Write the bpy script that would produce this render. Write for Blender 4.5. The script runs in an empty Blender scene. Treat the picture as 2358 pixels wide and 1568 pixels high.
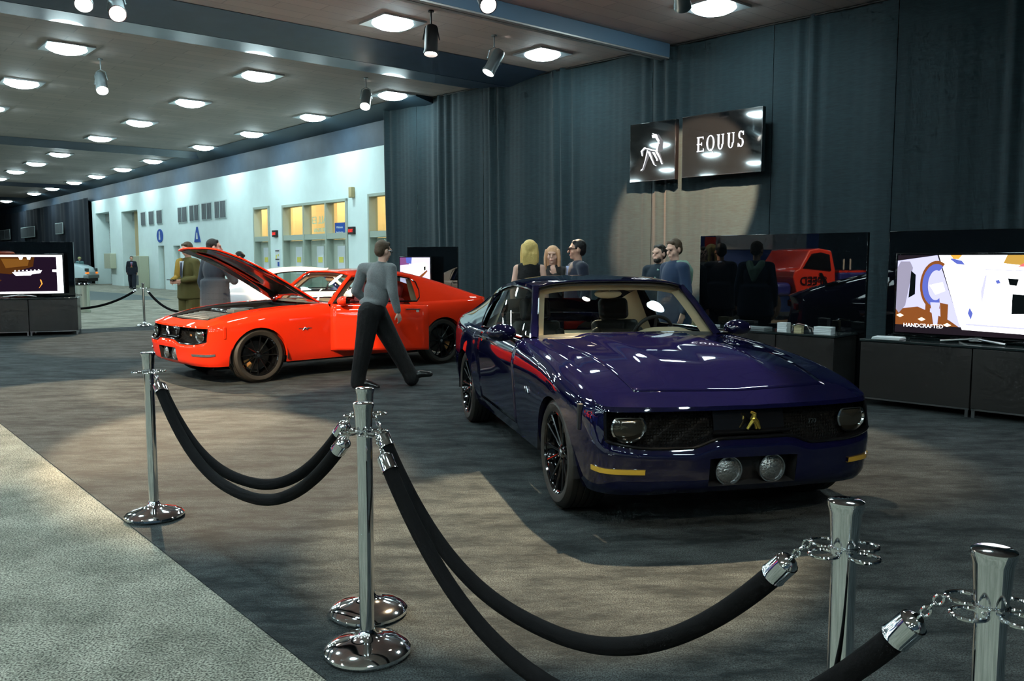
import bpy, bmesh, math, random
from mathutils import Vector, Matrix, noise
R=math.radians; pi=math.pi
random.seed(7)
SC=bpy.context.scene; COL=SC.collection
# ---------------------------------------------------------------- camera model
F=1960.; CX,CY=1179.,784.; HC=1.555; YH=597.7
PIT=math.atan((CY-YH)/F)
def ray(u,v):
    x=(u-CX)/F; y=-(v-CY)/F
    return Vector((x, math.cos(PIT)+y*math.sin(PIT), -math.sin(PIT)+y*math.cos(PIT)))
def atz(u,v,z=0.):
    r=ray(u,v); t=(z-HC)/r.z
    return Vector((r.x*t,r.y*t,z))
def atY(u,v,Y):
    r=ray(u,v); t=Y/r.y
    return Vector((r.x*t,Y,HC+r.z*t))
E1=Vector((-.644,.765,0)).normalized(); E2=Vector((E1.y,-E1.x,0))
def W(a,b,z=0.): return E1*a+E2*b+Vector((0,0,z))
WB=14.9
def onwall(u,v,b=WB):
    r=ray(u,v); t=b/r.dot(E2); p=r*t
    return p.dot(E1), HC+p.z
# ---------------------------------------------------------------- materials
MATS={}
def mat(name,col=(.5,.5,.5),rough=.5,metal=0.,emit=None,es=1.,coat=0.,trans=0.,ior=1.45,alpha=1.,noise_=None,bump=None,sheen=0.,spec=None,aniso=None):
    if name in MATS: return MATS[name]
    m=bpy.data.materials.new(name); m.use_nodes=True; nt=m.node_tree; N=nt.nodes; L=nt.links
    b=N['Principled BSDF']
    b.inputs['Base Color'].default_value=(*col,1); b.inputs['Roughness'].default_value=rough; b.inputs['Metallic'].default_value=metal
    b.inputs['IOR'].default_value=ior
    if coat: b.inputs['Coat Weight'].default_value=coat; b.inputs['Coat Roughness'].default_value=.03
    if trans: b.inputs['Transmission Weight'].default_value=trans
    if alpha<1: b.inputs['Alpha'].default_value=alpha
    if sheen: b.inputs['Sheen Weight'].default_value=sheen
    if spec is not None: b.inputs['Specular IOR Level'].default_value=spec
    if emit: b.inputs['Emission Color'].default_value=(*emit,1); b.inputs['Emission Strength'].default_value=es
    if noise_ or bump:
        tc=N.new('ShaderNodeTexCoord')
    if noise_:
        sc_,amt,stretch=noise_
        mp=N.new('ShaderNodeMapping'); mp.inputs['Scale'].default_value=stretch; L.new(tc.outputs['Object'],mp.inputs['Vector'])
        n=N.new('ShaderNodeTexNoise'); n.inputs['Scale'].default_value=sc_; n.inputs['Detail'].default_value=5; L.new(mp.outputs[0],n.inputs['Vector'])
        r=N.new('ShaderNodeValToRGB'); r.color_ramp.elements[0].position=.3; r.color_ramp.elements[1].position=.7
        r.color_ramp.elements[0].color=(*[c*(1-amt) for c in col],1); r.color_ramp.elements[1].color=(*[min(1,c*(1+amt)) for c in col],1)
        L.new(n.outputs['Fac'],r.inputs['Fac']); L.new(r.outputs['Color'],b.inputs['Base Color'])
    if bump:
        sc_,st=bump[:2]; dist=bump[2] if len(bump)>2 else .01
        n2=N.new('ShaderNodeTexNoise'); n2.inputs['Scale'].default_value=sc_; n2.inputs['Detail'].default_value=4; L.new(tc.outputs['Object'],n2.inputs['Vector'])
        bp=N.new('ShaderNodeBump'); bp.inputs['Strength'].default_value=st; bp.inputs['Distance'].default_value=dist
        L.new(n2.outputs['Fac'],bp.inputs['Height']); L.new(bp.outputs[0],b.inputs['Normal'])
    MATS[name]=m; return m
def nodes(m): return m.node_tree.nodes, m.node_tree.links, m.node_tree.nodes['Principled BSDF']
# ---------------------------------------------------------------- mesh builder
class MB:
    def __init__(s): s.v=[]; s.f=[]
    def add(s,vs,fs):
        o=len(s.v); s.v+=[tuple(p) for p in vs]; s.f+=[tuple(i+o for i in f) for f in fs]; return s
    def box(s,c,d,rz=0.,M=None):
        x,y,z=[k/2 for k in d]; vs=[Vector((i*x,j*y,k*z)) for i in(-1,1) for j in(-1,1) for k in(-1,1)]
        T=Matrix.Translation(Vector(c))@Matrix.Rotation(rz,4,'Z')
        if M is not None: T=M@T
        vs=[T@p for p in vs]
        return s.add(vs,[(0,1,3,2),(4,6,7,5),(0,4,5,1),(2,3,7,6),(0,2,6,4),(1,5,7,3)])
    def grid(s,rows,flip=False,closeu=False,skip=None):
        n=len(rows); m=len(rows[0]); o=len(s.v)
        for r in rows: s.v+=[tuple(p) for p in r]
        for i in range(n-1):
            for j in range(m if closeu else m-1):
                if skip and skip(i,j): continue
                a=o+i*m+j; b=o+i*m+(j+1)%m; c=o+(i+1)*m+(j+1)%m; d=o+(i+1)*m+j
                s.f.append((a,d,c,b) if flip else (a,b,c,d))
        return s
    def tube(s,pts,r,n=10,cap=True,flat=1.):
        pts=[Vector(p) for p in pts]; rs=r if isinstance(r,(list,tuple)) else [r]*len(pts)
        rows=[]; up=None
        for i,p in enumerate(pts):
            t=(pts[min(i+1,len(pts)-1)]-pts[max(i-1,0)]).normalized()
            if up is None:
                up=Vector((0,0,1)) if abs(t.z)<.95 else Vector((1,0,0))
            a=t.cross(up)
            if a.length<1e-6: a=t.cross(Vector((1,.3,0)))
            a.normalize(); up=a.cross(t).normalized()
            rows.append([p+(a*math.cos(k*2*pi/n)+up*math.sin(k*2*pi/n)*flat)*rs[i] for k in range(n)])
        o=len(s.v); s.grid(rows,closeu=True)
        if cap:
            s.f.append(tuple(o+k for k in range(n))[::-1]); e=o+(len(rows)-1)*n; s.f.append(tuple(e+k for k in range(n)))
        return s
    def lathe(s,prof,n=32,c=(0,0,0),M=None,a0=0.,a1=2*pi):
        T=Matrix.Translation(Vector(c)) if M is None else M
        full=abs(a1-a0-2*pi)<1e-6; k=n if full else n+1
        rows=[[T@Vector((r*math.cos(a0+(a1-a0)*i/n),r*math.sin(a0+(a1-a0)*i/n),z)) for i in range(k)] for r,z in prof]
        o=len(s.v); s.grid(rows,closeu=full)
        if full:
            if prof[0][0]>1e-5: s.f.append(tuple(o+i for i in range(k))[::-1])
            if prof[-1][0]>1e-5: e=o+(len(prof)-1)*k; s.f.append(tuple(e+i for i in range(k)))
        return s
    def ell(s,c,r,n=16,m=10,M=None):
        T=(M if M is not None else Matrix())@Matrix.Translation(Vector(c)) 
        rows=[[T@Vector((r[0]*math.sin(pi*j/m)*math.cos(2*pi*i/n),r[1]*math.sin(pi*j/m)*math.sin(2*pi*i/n),-r[2]*math.cos(pi*j/m))) for i in range(n)] for j in range(m+1)]
        return s.grid(rows,closeu=True)
    def cap(s,a,b,ra,rb,n=12):
        a=Vector(a); b=Vector(b); d=b-a; L=d.length
        if L<1e-6: return s
        q=Vector((0,0,1)).rotation_difference(d).to_matrix().to_4x4(); T=Matrix.Translation(a)@q
        prof=[(ra*math.sin(t),-ra*math.cos(t)) for t in [k*pi/2/4 for k in range(5)]]+[(rb*math.cos(t),L+rb*math.sin(t)) for t in [k*pi/2/4 for k in range(5)]]
        rows=[[T@Vector((max(r,1e-4)*math.cos(2*pi*i/n),max(r,1e-4)*math.sin(2*pi*i/n),z)) for i in range(n)] for r,z in prof]
        return s.grid(rows,closeu=True)
    def chain(s,pts,rs):
        for i in range(len(pts)-1): s.cap(pts[i],pts[i+1],rs[i],rs[i+1])
        return s
    def build(s,name,m,parent=None,smooth=True,ang=35,weld=0.,mods=(),**kw):
        me=bpy.data.meshes.new(name); me.from_pydata(s.v,[],s.f)
        if weld:
            bm=bmesh.new(); bm.from_mesh(me); bmesh.ops.remove_doubles(bm,verts=bm.verts,dist=weld); bmesh.ops.dissolve_degenerate(bm,dist=1e-5,edges=bm.edges); bm.to_mesh(me); bm.free()
        me.update()
        if smooth:
            me.shade_smooth(); me.set_sharp_from_angle(angle=R(ang))
        if m is not None: me.materials.append(m)
        o=bpy.data.objects.new(name,me); COL.objects.link(o)
        if parent: o.parent=parent
        for mo in mods:
            q=o.modifiers.new(mo[0],mo[0])
            for k,v in mo[1].items(): setattr(q,k,v)
        for k,v in kw.items(): o[k]=v
        return o
def empty(name,label,cat,loc=(0,0,0),rz=0.,group=None):
    o=bpy.data.objects.new(name,None); COL.objects.link(o); o.location=loc; o.rotation_euler=(0,0,rz)
    o['label']=label; o['category']=cat
    if group: o['group']=group
    return o
def struct(name,mb,m,**k): return mb.build(name,m,None,kind='structure',**k)
def dup(root,label=None,group=None,loc=None,rz=None):
    c=root.copy(); COL.objects.link(c)
    if label: c['label']=label
    if group: c['group']=group
    if loc is not None: c.location=loc
    if rz is not None: c.rotation_euler=(0,0,rz)
    for ch in list(root.children):
        d=ch.copy(); COL.objects.link(d); d.parent=c
        for g in ch.children:
            e=g.copy(); COL.objects.link(e); e.parent=d
    return c
def bev(w=.01,s=2): return ('BEVEL',dict(width=w,segments=s,limit_method='ANGLE'))
def sub(n=1): return ('SUBSURF',dict(levels=n,render_levels=n))
def text_mb(txt,size,ext=.002,align='CENTER'):
    cu=bpy.data.curves.new('t','FONT'); cu.body=txt; cu.size=size; cu.extrude=ext; cu.align_x=align; cu.resolution_u=3
    ob=bpy.data.objects.new('t',cu); COL.objects.link(ob)
    dg=bpy.context.evaluated_depsgraph_get(); me=bpy.data.meshes.new_from_object(ob.evaluated_get(dg))
    mb=MB(); mb.v=[tuple(v.co) for v in me.vertices]; mb.f=[tuple(p.vertices) for p in me.polygons]
    bpy.data.objects.remove(ob); bpy.data.curves.remove(cu); bpy.data.meshes.remove(me)
    return mb
def xform(mb,M):
    mb.v=[tuple(M@Vector(p)) for p in mb.v]; return mb
def poly_mb(pts2,M,th=.004):
    mb=MB(); n=len(pts2)
    vs=[M@Vector((p[0],p[1],0)) for p in pts2]+[M@Vector((p[0],p[1],th)) for p in pts2]
    mb.add(vs,[tuple(range(n))[::-1],tuple(range(n,2*n))]+[(i,(i+1)%n,n+(i+1)%n,n+i) for i in range(n)])
    return mb
def basis(o,x,y):
    x=Vector(x).normalized(); y=Vector(y).normalized(); z=x.cross(y)
    M=Matrix((x,y,z)).transposed().to_4x4(); M.translation=Vector(o); return M
def pchip(xs,ys):
    n=len(xs); h=[xs[i+1]-xs[i] for i in range(n-1)]; d=[(ys[i+1]-ys[i])/h[i] for i in range(n-1)]
    m=[0]*n; m[0]=d[0]; m[-1]=d[-1]
    for i in range(1,n-1):
        if d[i-1]*d[i]<=0: m[i]=0
        else:
            w1=2*h[i]+h[i-1]; w2=h[i]+2*h[i-1]; m[i]=(w1+w2)/(w1/d[i-1]+w2/d[i])
    def f(x):
        if x<=xs[0]: return ys[0]
        if x>=xs[-1]: return ys[-1]
        i=0
        while xs[i+1]<x: i+=1
        t=(x-xs[i])/h[i]
        return (ys[i]*(1+2*t)*(1-t)**2+h[i]*m[i]*t*(1-t)**2+ys[i+1]*t*t*(3-2*t)+h[i]*m[i+1]*t*t*(t-1))
    return f
def curve3(pts,ts=None):
    pts=[Vector(p) for p in pts]
    if ts is None:
        ts=[0]
        for i in range(1,len(pts)): ts.append(ts[-1]+(pts[i]-pts[i-1]).length)
        ts=[t/ts[-1] for t in ts]
    fx,fy,fz=[pchip(ts,[p[k] for p in pts]) for k in range(3)]
    return lambda t: Vector((fx(t),fy(t),fz(t)))
def lin(a,b,n): return [a+(b-a)*i/(n-1) for i in range(n)]
def sstep(a,b,x):
    t=max(0,min(1,(x-a)/(b-a))); return t*t*(3-2*t)
# ================================================================ CARS
M_chrome=mat('chrome',(.75,.77,.78),.08,1.); M_black=mat('black_gloss',(.006,.006,.007),.12,coat=.5); M_blackm=mat('black_matt',(.012,.012,.013),.6)
M_tyre=mat('tyre_rubber',(.032,.028,.023),.55,bump=(60,.3,.002)); M_rim=mat('rim_black',(.01,.01,.011),.12,.6,coat=1.)
M_disc=mat('brake_steel',(.12,.11,.1),.4,1.); M_cal=mat('caliper_tan',(.45,.22,.08),.35)
M_glass=mat('car_glass',(1,1,1),.0,trans=1.,ior=1.02,spec=.5)
def thin_glass(name,tint=(.9,.95,.95),refl=.1):
    m=bpy.data.materials.new(name); m.use_nodes=True; N=m.node_tree.nodes; L=m.node_tree.links
    for n in list(N):
        if n.type=='BSDF_PRINCIPLED': N.remove(n)
    out=[n for n in N if n.type=='OUTPUT_MATERIAL'][0]
    t=N.new('ShaderNodeBsdfTransparent'); t.inputs[0].default_value=(*tint,1); g=N.new('ShaderNodeBsdfGlossy'); g.inputs['Roughness'].default_value=.01
    ge=N.new('ShaderNodeNewGeometry'); dt=N.new('ShaderNodeVectorMath'); dt.operation='DOT_PRODUCT'; L.new(ge.outputs['Normal'],dt.inputs[0]); L.new(ge.outputs['Incoming'],dt.inputs[1])
    ab=N.new('ShaderNodeMath'); ab.operation='ABSOLUTE'; L.new(dt.outputs['Value'],ab.inputs[0]); su=N.new('ShaderNodeMath'); su.operation='SUBTRACT'; su.inputs[0].default_value=1.; L.new(ab.outputs[0],su.inputs[1])
    pw=N.new('ShaderNodeMath'); pw.operation='POWER'; pw.inputs[1].default_value=5.; L.new(su.outputs[0],pw.inputs[0])
    ad=N.new('ShaderNodeMath'); ad.operation='MULTIPLY_ADD'; ad.inputs[1].default_value=.95; ad.inputs[2].default_value=refl
    L.new(pw.outputs[0],ad.inputs[0]); mx=N.new('ShaderNodeMixShader'); L.new(ad.outputs[0],mx.inputs[0]); L.new(t.outputs[0],mx.inputs[1]); L.new(g.outputs[0],mx.inputs[2]); L.new(mx.outputs[0],out.inputs[0])
    return m
M_glass=thin_glass('car_glass_thin',(.86,.92,.9),.05)
M_frit=mat('windscreen_border',(.05,.038,.03),.4)
M_hl=mat('headlight_lens',(.07,.065,.05),.1,.7,coat=1.); M_fog=mat('fog_lens',(.30,.32,.32),.12,.8,coat=1.,bump=(70,.6,.01))
M_amber=mat('amber_lens',(.55,.33,.03),.25,coat=1.); M_gold=mat('emblem_gold',(.8,.6,.12),.25,.9); M_silver=mat('emblem_silver',(.85,.85,.85),.2,1.)
M_mesh=mat('grille_mesh',(.006,.006,.006),.6,spec=.15)
def _hex():
    N,L,b=nodes(M_mesh); tc=N.new('ShaderNodeTexCoord'); v=N.new('ShaderNodeTexVoronoi'); v.inputs['Scale'].default_value=55; v.feature='DISTANCE_TO_EDGE'; v.inputs['Randomness'].default_value=0.15
    L.new(tc.outputs['Object'],v.inputs['Vector']); bp=N.new('ShaderNodeBump'); bp.inputs['Strength'].default_value=1; bp.inputs['Distance'].default_value=.02; bp.invert=True
    L.new(v.outputs['Distance'],bp.inputs['Height']); L.new(bp.outputs[0],b.inputs['Normal'])
_hex()
ZH=[.745,.79,.83,.865,.905,.935,.955,.955,.935,.945,.955]
# stations: (x,y) per line L0..L6 and z
def S(xs,ys,zs): return [(xs[i] if isinstance(xs,(list,tuple)) else xs, ys[i] if isinstance(ys,(list,tuple)) else ys, zs[i]) for i in range(7)]
ST=[
 S([.735,.785,.812,.818,.800,.768,.762],0.,[.245,.29,.455,.505,.56,.715,.738]),
 S([.732,.782,.808,.814,.796,.764,.758],.20,[.245,.29,.455,.505,.56,.715,.738]),
 S([.728,.778,.803,.808,.790,.760,.754],.27,[.245,.29,.45,.49,.545,.715,.738]),
 S([.718,.768,.793,.798,.782,.752,.745],.37,[.245,.29,.43,.465,.512,.715,.738]),
 S([.69,.735,.76,.765,.752,.715,.708],.60,[.24,.29,.43,.47,.513,.713,.738]),
 S([.64,.68,.705,.712,.70,.665,.655],.76,[.24,.29,.43,.48,.53,.71,.738]),
 S([.59,.63,.65,.655,.65,.625,.615],[.815,.825,.835,.835,.83,.825,.825],[.238,.29,.43,.49,.55,.71,.738]),
 S([.52,.54,.55,.555,.555,.56,.56],[.855,.875,.885,.887,.883,.865,.852],[.237,.30,.44,.53,.63,.72,.752]),
 S(.42,[.87,.90,.92,.925,.922,.895,.857],[.236,.315,.46,.56,.69,.765,.798]),
 S(.2,[.875,.915,.945,.95,.942,.9,.856],[.235,.33,.47,.59,.74,.815,.847]),
 S(0.,[.88,.92,.95,.957,.95,.905,.855],[.235,.33,.47,.60,.765,.852,.881]),
 S(-.4,[.875,.91,.935,.942,.94,.9,.855],[.235,.33,.47,.60,.78,.89,.919]),
 S(-.7,[.87,.905,.922,.93,.938,.9,.857],[.235,.33,.47,.60,.78,.905,.94]),
 S(-1.1,[.87,.905,.918,.927,.938,.9,.86],[.235,.33,.47,.60,.78,.918,.956]),
 S(-1.8,[.87,.905,.918,.927,.94,.905,.868],[.235,.33,.47,.60,.78,.915,.955]),
 S(-2.35,[.87,.905,.925,.935,.945,.91,.872],[.235,.33,.47,.60,.78,.905,.938]),
 S(-2.6,[.88,.92,.945,.955,.955,.915,.874],[.235,.33,.47,.60,.78,.905,.936]),
 S(-2.93,[.885,.93,.96,.968,.96,.92,.875],[.235,.33,.47,.60,.78,.91,.942]),
 S(-3.3,[.87,.92,.945,.952,.948,.91,.862],[.25,.34,.47,.60,.78,.915,.95]),
 S(-3.65,[.83,.88,.90,.905,.905,.875,.84],[.27,.36,.48,.60,.78,.92,.958]),
 S([-3.8,-3.86,-3.88,-3.87,-3.86,-3.87,-3.87],[.76,.80,.82,.82,.82,.80,.79],[.28,.37,.49,.60,.78,.92,.962]),
 S([-3.86,-3.93,-3.95,-3.93,-3.9,-3.92,-3.93],.60,[.28,.37,.49,.60,.78,.92,.965]),
 S([-3.9,-3.97,-3.99,-3.97,-3.94,-3.96,-3.98],.0,[.28,.37,.49,.60,.78,.92,.97]),
]
_t=[0.]
for i in range(1,len(ST)): _t.append(_t[-1]+(Vector(ST[i][3])-Vector(ST[i-1][3])).length)
LF=[[pchip(_t,[s[l][k] for s in ST]) for k in range(3)] for l in range(7)]
def colpts(t): return [Vector((LF[l][0](t),LF[l][1](t),LF[l][2](t))) for l in range(7)]
def tx(x):
    a,b=_t[7],_t[-3]
    for _ in range(40):
        m=(a+b)/2
        if LF[3][0](m)>x: a=m
        else: b=m
    return (a+b)/2
def column(t,vs,zmin=None):
    P=colpts(t); fx,fy,fz=[pchip(list(range(7)),[p[k] for p in P]) for k in range(3)]
    if zmin is not None:
        a,b=0.,6.
        for _ in range(30):
            m=(a+b)/2
            if fz(m)<zmin: a=m
            else: b=m
        v0=(a+b)/2; lo,hi=vs[0],vs[-1]; vs=[v0+(v-lo)/(hi-lo)*(hi-v0) for v in vs]
    return [Vector((fx(v),fy(v),fz(v))) for v in vs]
VS=[0,.5,1,1.33,1.66,2,2.33,2.66,3,3.25,3.5,3.75,4,4.25,4.5,4.75,5,5.25,5.5,5.75,6]
AR,AZ=.385,.315; RX=-2.93; TR=.346
def arch_cols(xc):
    out=[(tx(xc+AR),None)]
    for i in range(21):
        th=pi*i/20; out.append((tx(xc+AR*math.cos(th)),AZ+AR*math.sin(th)))
    out.append((tx(xc-AR),None)); return out
D0,D1=-1.03,-2.35
def L6(x): t=tx(x); return Vector((LF[6][0](t),LF[6][1](t),LF[6][2](t)))
TH=_t[7]
CEN=curve3([(.762,0,.738),(.55,0,.80),(.25,0,.872),(-.1,0,.925),(-.5,0,.958),(-1.0,0,.985)])
REAR=curve3([(-1.0,0,.985),(-1.03,.35,.982),(-1.09,.65,.968),(-1.13,.76,.962),(-1.16,.862,.957)])
def FR(b): t=TH*b**1.0; return Vector((LF[6][0](t),LF[6][1](t),LF[6][2](t)))
TS1=tx(-1.16)
def SI(a): t=TH+(TS1-TH)*a; return Vector((LF[6][0](t),LF[6][1](t),LF[6][2](t)))
def top(a,b):
    c0,c1,s0,s1=CEN(0),CEN(1),SI(0),SI(1)
    P=(1-b)*CEN(a)+b*SI(a)+(1-a)*FR(b)+a*REAR(b)-((1-a)*((1-b)*c0+b*s0)+a*((1-b)*c1+b*s1))
    w=.40+.12*a
    bul=.028*(1-sstep(w-.1,w,b))*sstep(.12,.34,a)*(1-.35*sstep(.8,1,a))
    crown=.018*math.sin(pi*b)*math.sin(pi*min(1,a*1.2))
    ridge=.012*math.exp(-((b-.9)/.05)**2)*sstep(.05,.3,a)*(1-sstep(.85,1,a))
    return P+Vector((0,0,bul+crown+ridge))
def bh(a): return .62+.17*a
A_PIL=curve3([(-1.12,.755,.955),(-1.25,.715,1.08),(-1.40,.668,1.22),(-1.53,.628,1.325)])
RAIL=curve3([(-1.53,.628,1.325),(-1.72,.648,1.352),(-2.0,.662,1.362),(-2.3,.67,1.34),(-2.6,.68,1.285),(-3.0,.695,1.185),(-3.4,.725,1.08),(-3.7,.765,1.005),(-3.87,.79,.964)])
RC=curve3([(-1.475,0,1.378),(-1.72,0,1.405),(-2.0,0,1.418),(-2.35,0,1.405),(-2.75,0,1.345),(-3.1,0,1.265),(-3.5,0,1.15),(-3.8,0,1.05),(-3.975,0,.975)])
def roof(q,b):
    C=RC(q); E=RAIL(q); return Vector((C.x+(E.x-C.x)*b**2,E.y*b,C.z+(E.z-C.z)*(.25*b*b+.75*b**5)))
def mir(mb): # add mirrored copy
    o=len(mb.v); v=[(x,-y,z) for x,y,z in mb.v]; f=[tuple(i+o for i in q[::-1]) for q in mb.f]; mb.v+=v; mb.f+=f; return mb
def mirv(mb): mb.v=[(x,-y,z) for x,y,z in mb.v]; mb.f=[q[::-1] for q in mb.f]; return mb
def wheel(parent,x,side,rot=0.):
    s=side; c=Vector((x,s*.80,TR)); M=Matrix.Translation(c)@Matrix.Rotation(-s*pi/2,4,'X') # local z -> +-y outwards
    w=.125; tp=[(.248,-w*.9),(.262,-w),(.305,-w-.006),(.332,-w+.012),(TR-.004,-w+.035)]
    for k in range(5):
        z0=-w+.045+k*.04; tp+=[(TR,z0),(TR,z0+.03),(TR-.008,z0+.032),(TR-.008,z0+.038)]
    tp=tp[:-2]+[(TR-.004,w-.035),(.332,w-.012),(.305,w+.006),(.262,w),(.248,w*.9)]
    t=MB().lathe(tp,56,M=M); t.f=[f for f in t.f if len(f)==4]
    rp=[(.248,-w*.9),(.228,-w*.6),(.218,0),(.223,w*.5),(.241,w*.85),(.256,w*.92),(.259,w*.98),(.253,w*.99),(.245,w*.9)]
    rm=MB().lathe(rp,56,M=M)
    rm.f=[f for f in rm.f if len(f)==4]
    for k in range(6):
        for dd in(-.15,.15):
            a=k*pi/3+dd+.2; b=k*pi/3+dd*1.5+.2
            p0=Vector((.045*math.cos(a),.045*math.sin(a),w*.55)); p1=Vector((.15*math.cos(b),.15*math.sin(b),w*.72)); p2=Vector((.249*math.cos(b),.249*math.sin(b),w*.85))
            rm.tube([M@p0,M@p1,M@p2],[.014,.0095,.011],8)
    rm.lathe([(0,w*.72),(.03,w*.72),(.055,w*.6),(.06,w*.3),(.05,0)],24,M=M)
    for k in range(5):
        a=k*2*pi/5; rm.lathe([(0,w*.72),(.007,w*.72),(.008,w*.6)],8,M=M@Matrix.Translation((.04*math.cos(a),.04*math.sin(a),0)))
    r=rm.build('wheel',M_rim,parent); t.build('tyre',M_tyre,r)
    MB().lathe([(0,w*.75),(.02,w*.75),(.024,w*.7)],16,M=M).build('hub_cap',M_silver,r)
    MB().lathe([(.06,-.01),(.18,-.01),(.18,.015),(.06,.015)],40,M=M).build('brake_disc',M_disc,r)
    cb=MB()
    for k in range(9):
        a=pi*.25+k*.09 if x>-1 else pi*.75+k*.09
    a0=pi*.1 if x>-1 else pi*.72
    if s<0: a0=a0
    cb.grid([[M@Vector((rr*math.cos(a0+k*.1),rr*math.sin(a0+k*.1)*(1 if s>0 else 1),zz)) for k in range(8)] for rr,zz in((.12,.02),(.12,.045),(.195,.045),(.195,.02))])
    cb.build('brake_caliper',M_cal,r)
def seat(parent,x,y,m,m2):
    b=MB().box((x-.0,y,.42),(.52,.5,.16)).build('seat_cushion',m,parent,mods=[bev(.05,4)])
    M=Matrix.Translation((x-.33,y,.45))@Matrix.Rotation(R(-16),4,'Y')
    b=MB()
    b.box((0,0,.30),(.13,.44,.52),M=M); b.box((.05,.2,.27),(.14,.08,.42),M=M); b.box((.05,-.2,.27),(.14,.08,.42),M=M)
    b.build('seat_back',m,parent,mods=[bev(.04,4)])
    MB().box((0,0,.67),(.11,.28,.2),M=M).build('headrest',m2,parent,mods=[bev(.045,5)])
def car(name,label,paint,o,ang,hood=0.,ldoor=0.,seatm=None,seatm2=None,trim=None,plate=None,emblem=True,rim_detail=True,badge=True):
    root=empty(name,label,'car',(o[0],o[1],.006),R(ang))
    # ---- fixed body skin
    mb=MB()
    nose=[_t[i]+( _t[i+1]-_t[i])*f for i in range(8) for f in ((0,.5) if i in(0,1,2,5,6) else (0,.33,.66))]+[_t[8]]
    cols=[(t,None) for t in nose if t<tx(AR)-1e-3]+arch_cols(0.)+[(tx(x),None) for x in lin(-AR,D0,9)[1:]]
    rows=[column(t,VS,z) for t,z in cols]
    nf=len(nose); i4=VS.index(4); i5=VS.index(5); i1=VS.index(1); i2=VS.index(2)
    iG=[i for i,(t,z) in enumerate(cols) if t>=_t[6]-1e-6][0]; iC=[i for i,(t,z) in enumerate(cols) if t>=_t[2]-1e-6][0]
    def sk(i,j): return (i<iG and i4<=j<i5) or (i<iC and i1<=j<i2)
    mb.grid(rows,skip=sk,flip=False)
    mb.grid([column(tx(x),[0,.33,.66,1]) for x in lin(D0,D1,14)])
    rc=[(tx(x),None) for x in lin(D1,RX+AR,4)[:-1]]+arch_cols(RX)+[(tx(x),None) for x in lin(RX-AR,-3.65,4)[1:]]+[(_t[i]+(_t[i+1]-_t[i])*f,None) for i in range(19,22) for f in (.2,.4,.6,.8,1)]
    mb.grid([column(t,VS,z) for t,z in rc])
    # arch lips and inner return
    for xc in(0.,RX):
        pts=[column(t,VS,z)[0] for t,z in arch_cols(xc)[1:-1]]
        mb.grid([pts,[p+Vector((0,-.05,0)) for p in pts],[Vector((p.x,.5,p.z)) for p in pts]],flip=True)
    # top skins (fixed)
    A=lin(0,1,41); 
    def trip(a,b0,b1,n): return [top(a,b) for b in lin(b0,b1,n)]
    mb.grid([trip(a,0,1,25) for a in lin(0,.10,5)],flip=True)
    mb.grid([trip(a,bh(a),1,9) for a in lin(.10,.955,34)],flip=True)
    mb.grid([trip(a,0,1,25) for a in lin(.955,1,3)],flip=True)
    # roof
    QW=(.50,.80)
    qs=lin(0,QW[0],14)+lin(QW[0],QW[1],9)[1:]+lin(QW[1],1,8)[1:]
    bs=lin(0,.76,9)+[.82,.88,.93,.97,1.]
    mb.grid([[roof(q,b) for b in bs] for q in qs],flip=True,skip=lambda i,j:(QW[0]-1e-6<=qs[i] and qs[i]<QW[1]-1e-6 and j<8))
    # quarter panel (C pillar) below rail
    XC=-2.50
    def railx(x):
        a,b=0.,1.
        for _ in range(30):
            m=(a+b)/2
            if RAIL(m).x>x: a=m
            else: b=m
        return RAIL((a+b)/2)
    rws=[]
    for x in lin(XC,-3.86,22):
        B=L6(x) if x>-3.65 else Vector((LF[6][0](_t[19]+(x+3.65)/(-.22)*(_t[20]-_t[19])),LF[6][1](_t[19]+(x+3.65)/(-.22)*(_t[20]-_t[19])),.958))
        T=railx(x); xx=.10*(1-sstep(XC,XC-.35,x)) if False else 0
        rws.append([B+(T-B)*k/6+Vector((.12*math.sin(k/6*pi)*0,.012*math.sin(k/6*pi),0)) for k in range(7)])
    mb.grid(rws)
    # strip between fender and A pillar, above window band
    wtop=lambda x:(railx(x) if x<-1.53 else A_PIL((x+1.12)/(-.41)))
    xs=lin(-1.16,XC,24)
    mb.grid([[wtop(x)+Vector((0,.004,-.03)),wtop(x)] for x in xs])
    mb.grid([[SI(1)+(L6(x)-SI(1))*0 if False else L6(x), L6(x)+Vector((0,-.05,.004))] for x in lin(-1.10,XC,12)])
    mb.f=[q[::-1] for q in mb.f]; mir(mb)
    mb.build('body',paint,root,weld=.0008,ang=38)
    # A pillars and drip rails
    pb=MB()
    for s in(1,-1):
        pb.tube([Vector((p.x,s*p.y,p.z)) for p in [A_PIL(k/10) for k in range(11)]],[.034]*3+[.03]*8,8,flat=.8)
    pb.tube([roof(0,abs(b))*1 if b>=0 else Vector((roof(0,-b).x,-roof(0,-b).y,roof(0,-b).z)) for b in lin(-1,1,21)],.024,8,flat=.6)
    pb.build('windscreen_frame',paint,root)
    for s in(1,-1):
        tb=MB()
        P=[A_PIL(k/8) for k in range(9)]+[railx(x) for x in lin(-1.55,XC,14)]
        P=[Vector((p.x,s*(p.y+.008),p.z-.035)) for p in P]
        # rounded rear corner then back along belt
        B=[L6(x) for x in lin(XC,-1.12,14)]
        P+= [Vector((XC-.07,s*.74,1.22)),Vector((XC-.09,s*.79,1.10)),Vector((XC-.06,s*.84,1.0))]+[Vector((p.x,s*(p.y-.012),p.z+.012)) for p in B]
        tb.tube(P,.011,6); tb.build('window_trim',M_black,root)
    # hood
    hb=MB(); aa=lin(.102,.952,34)
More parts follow.
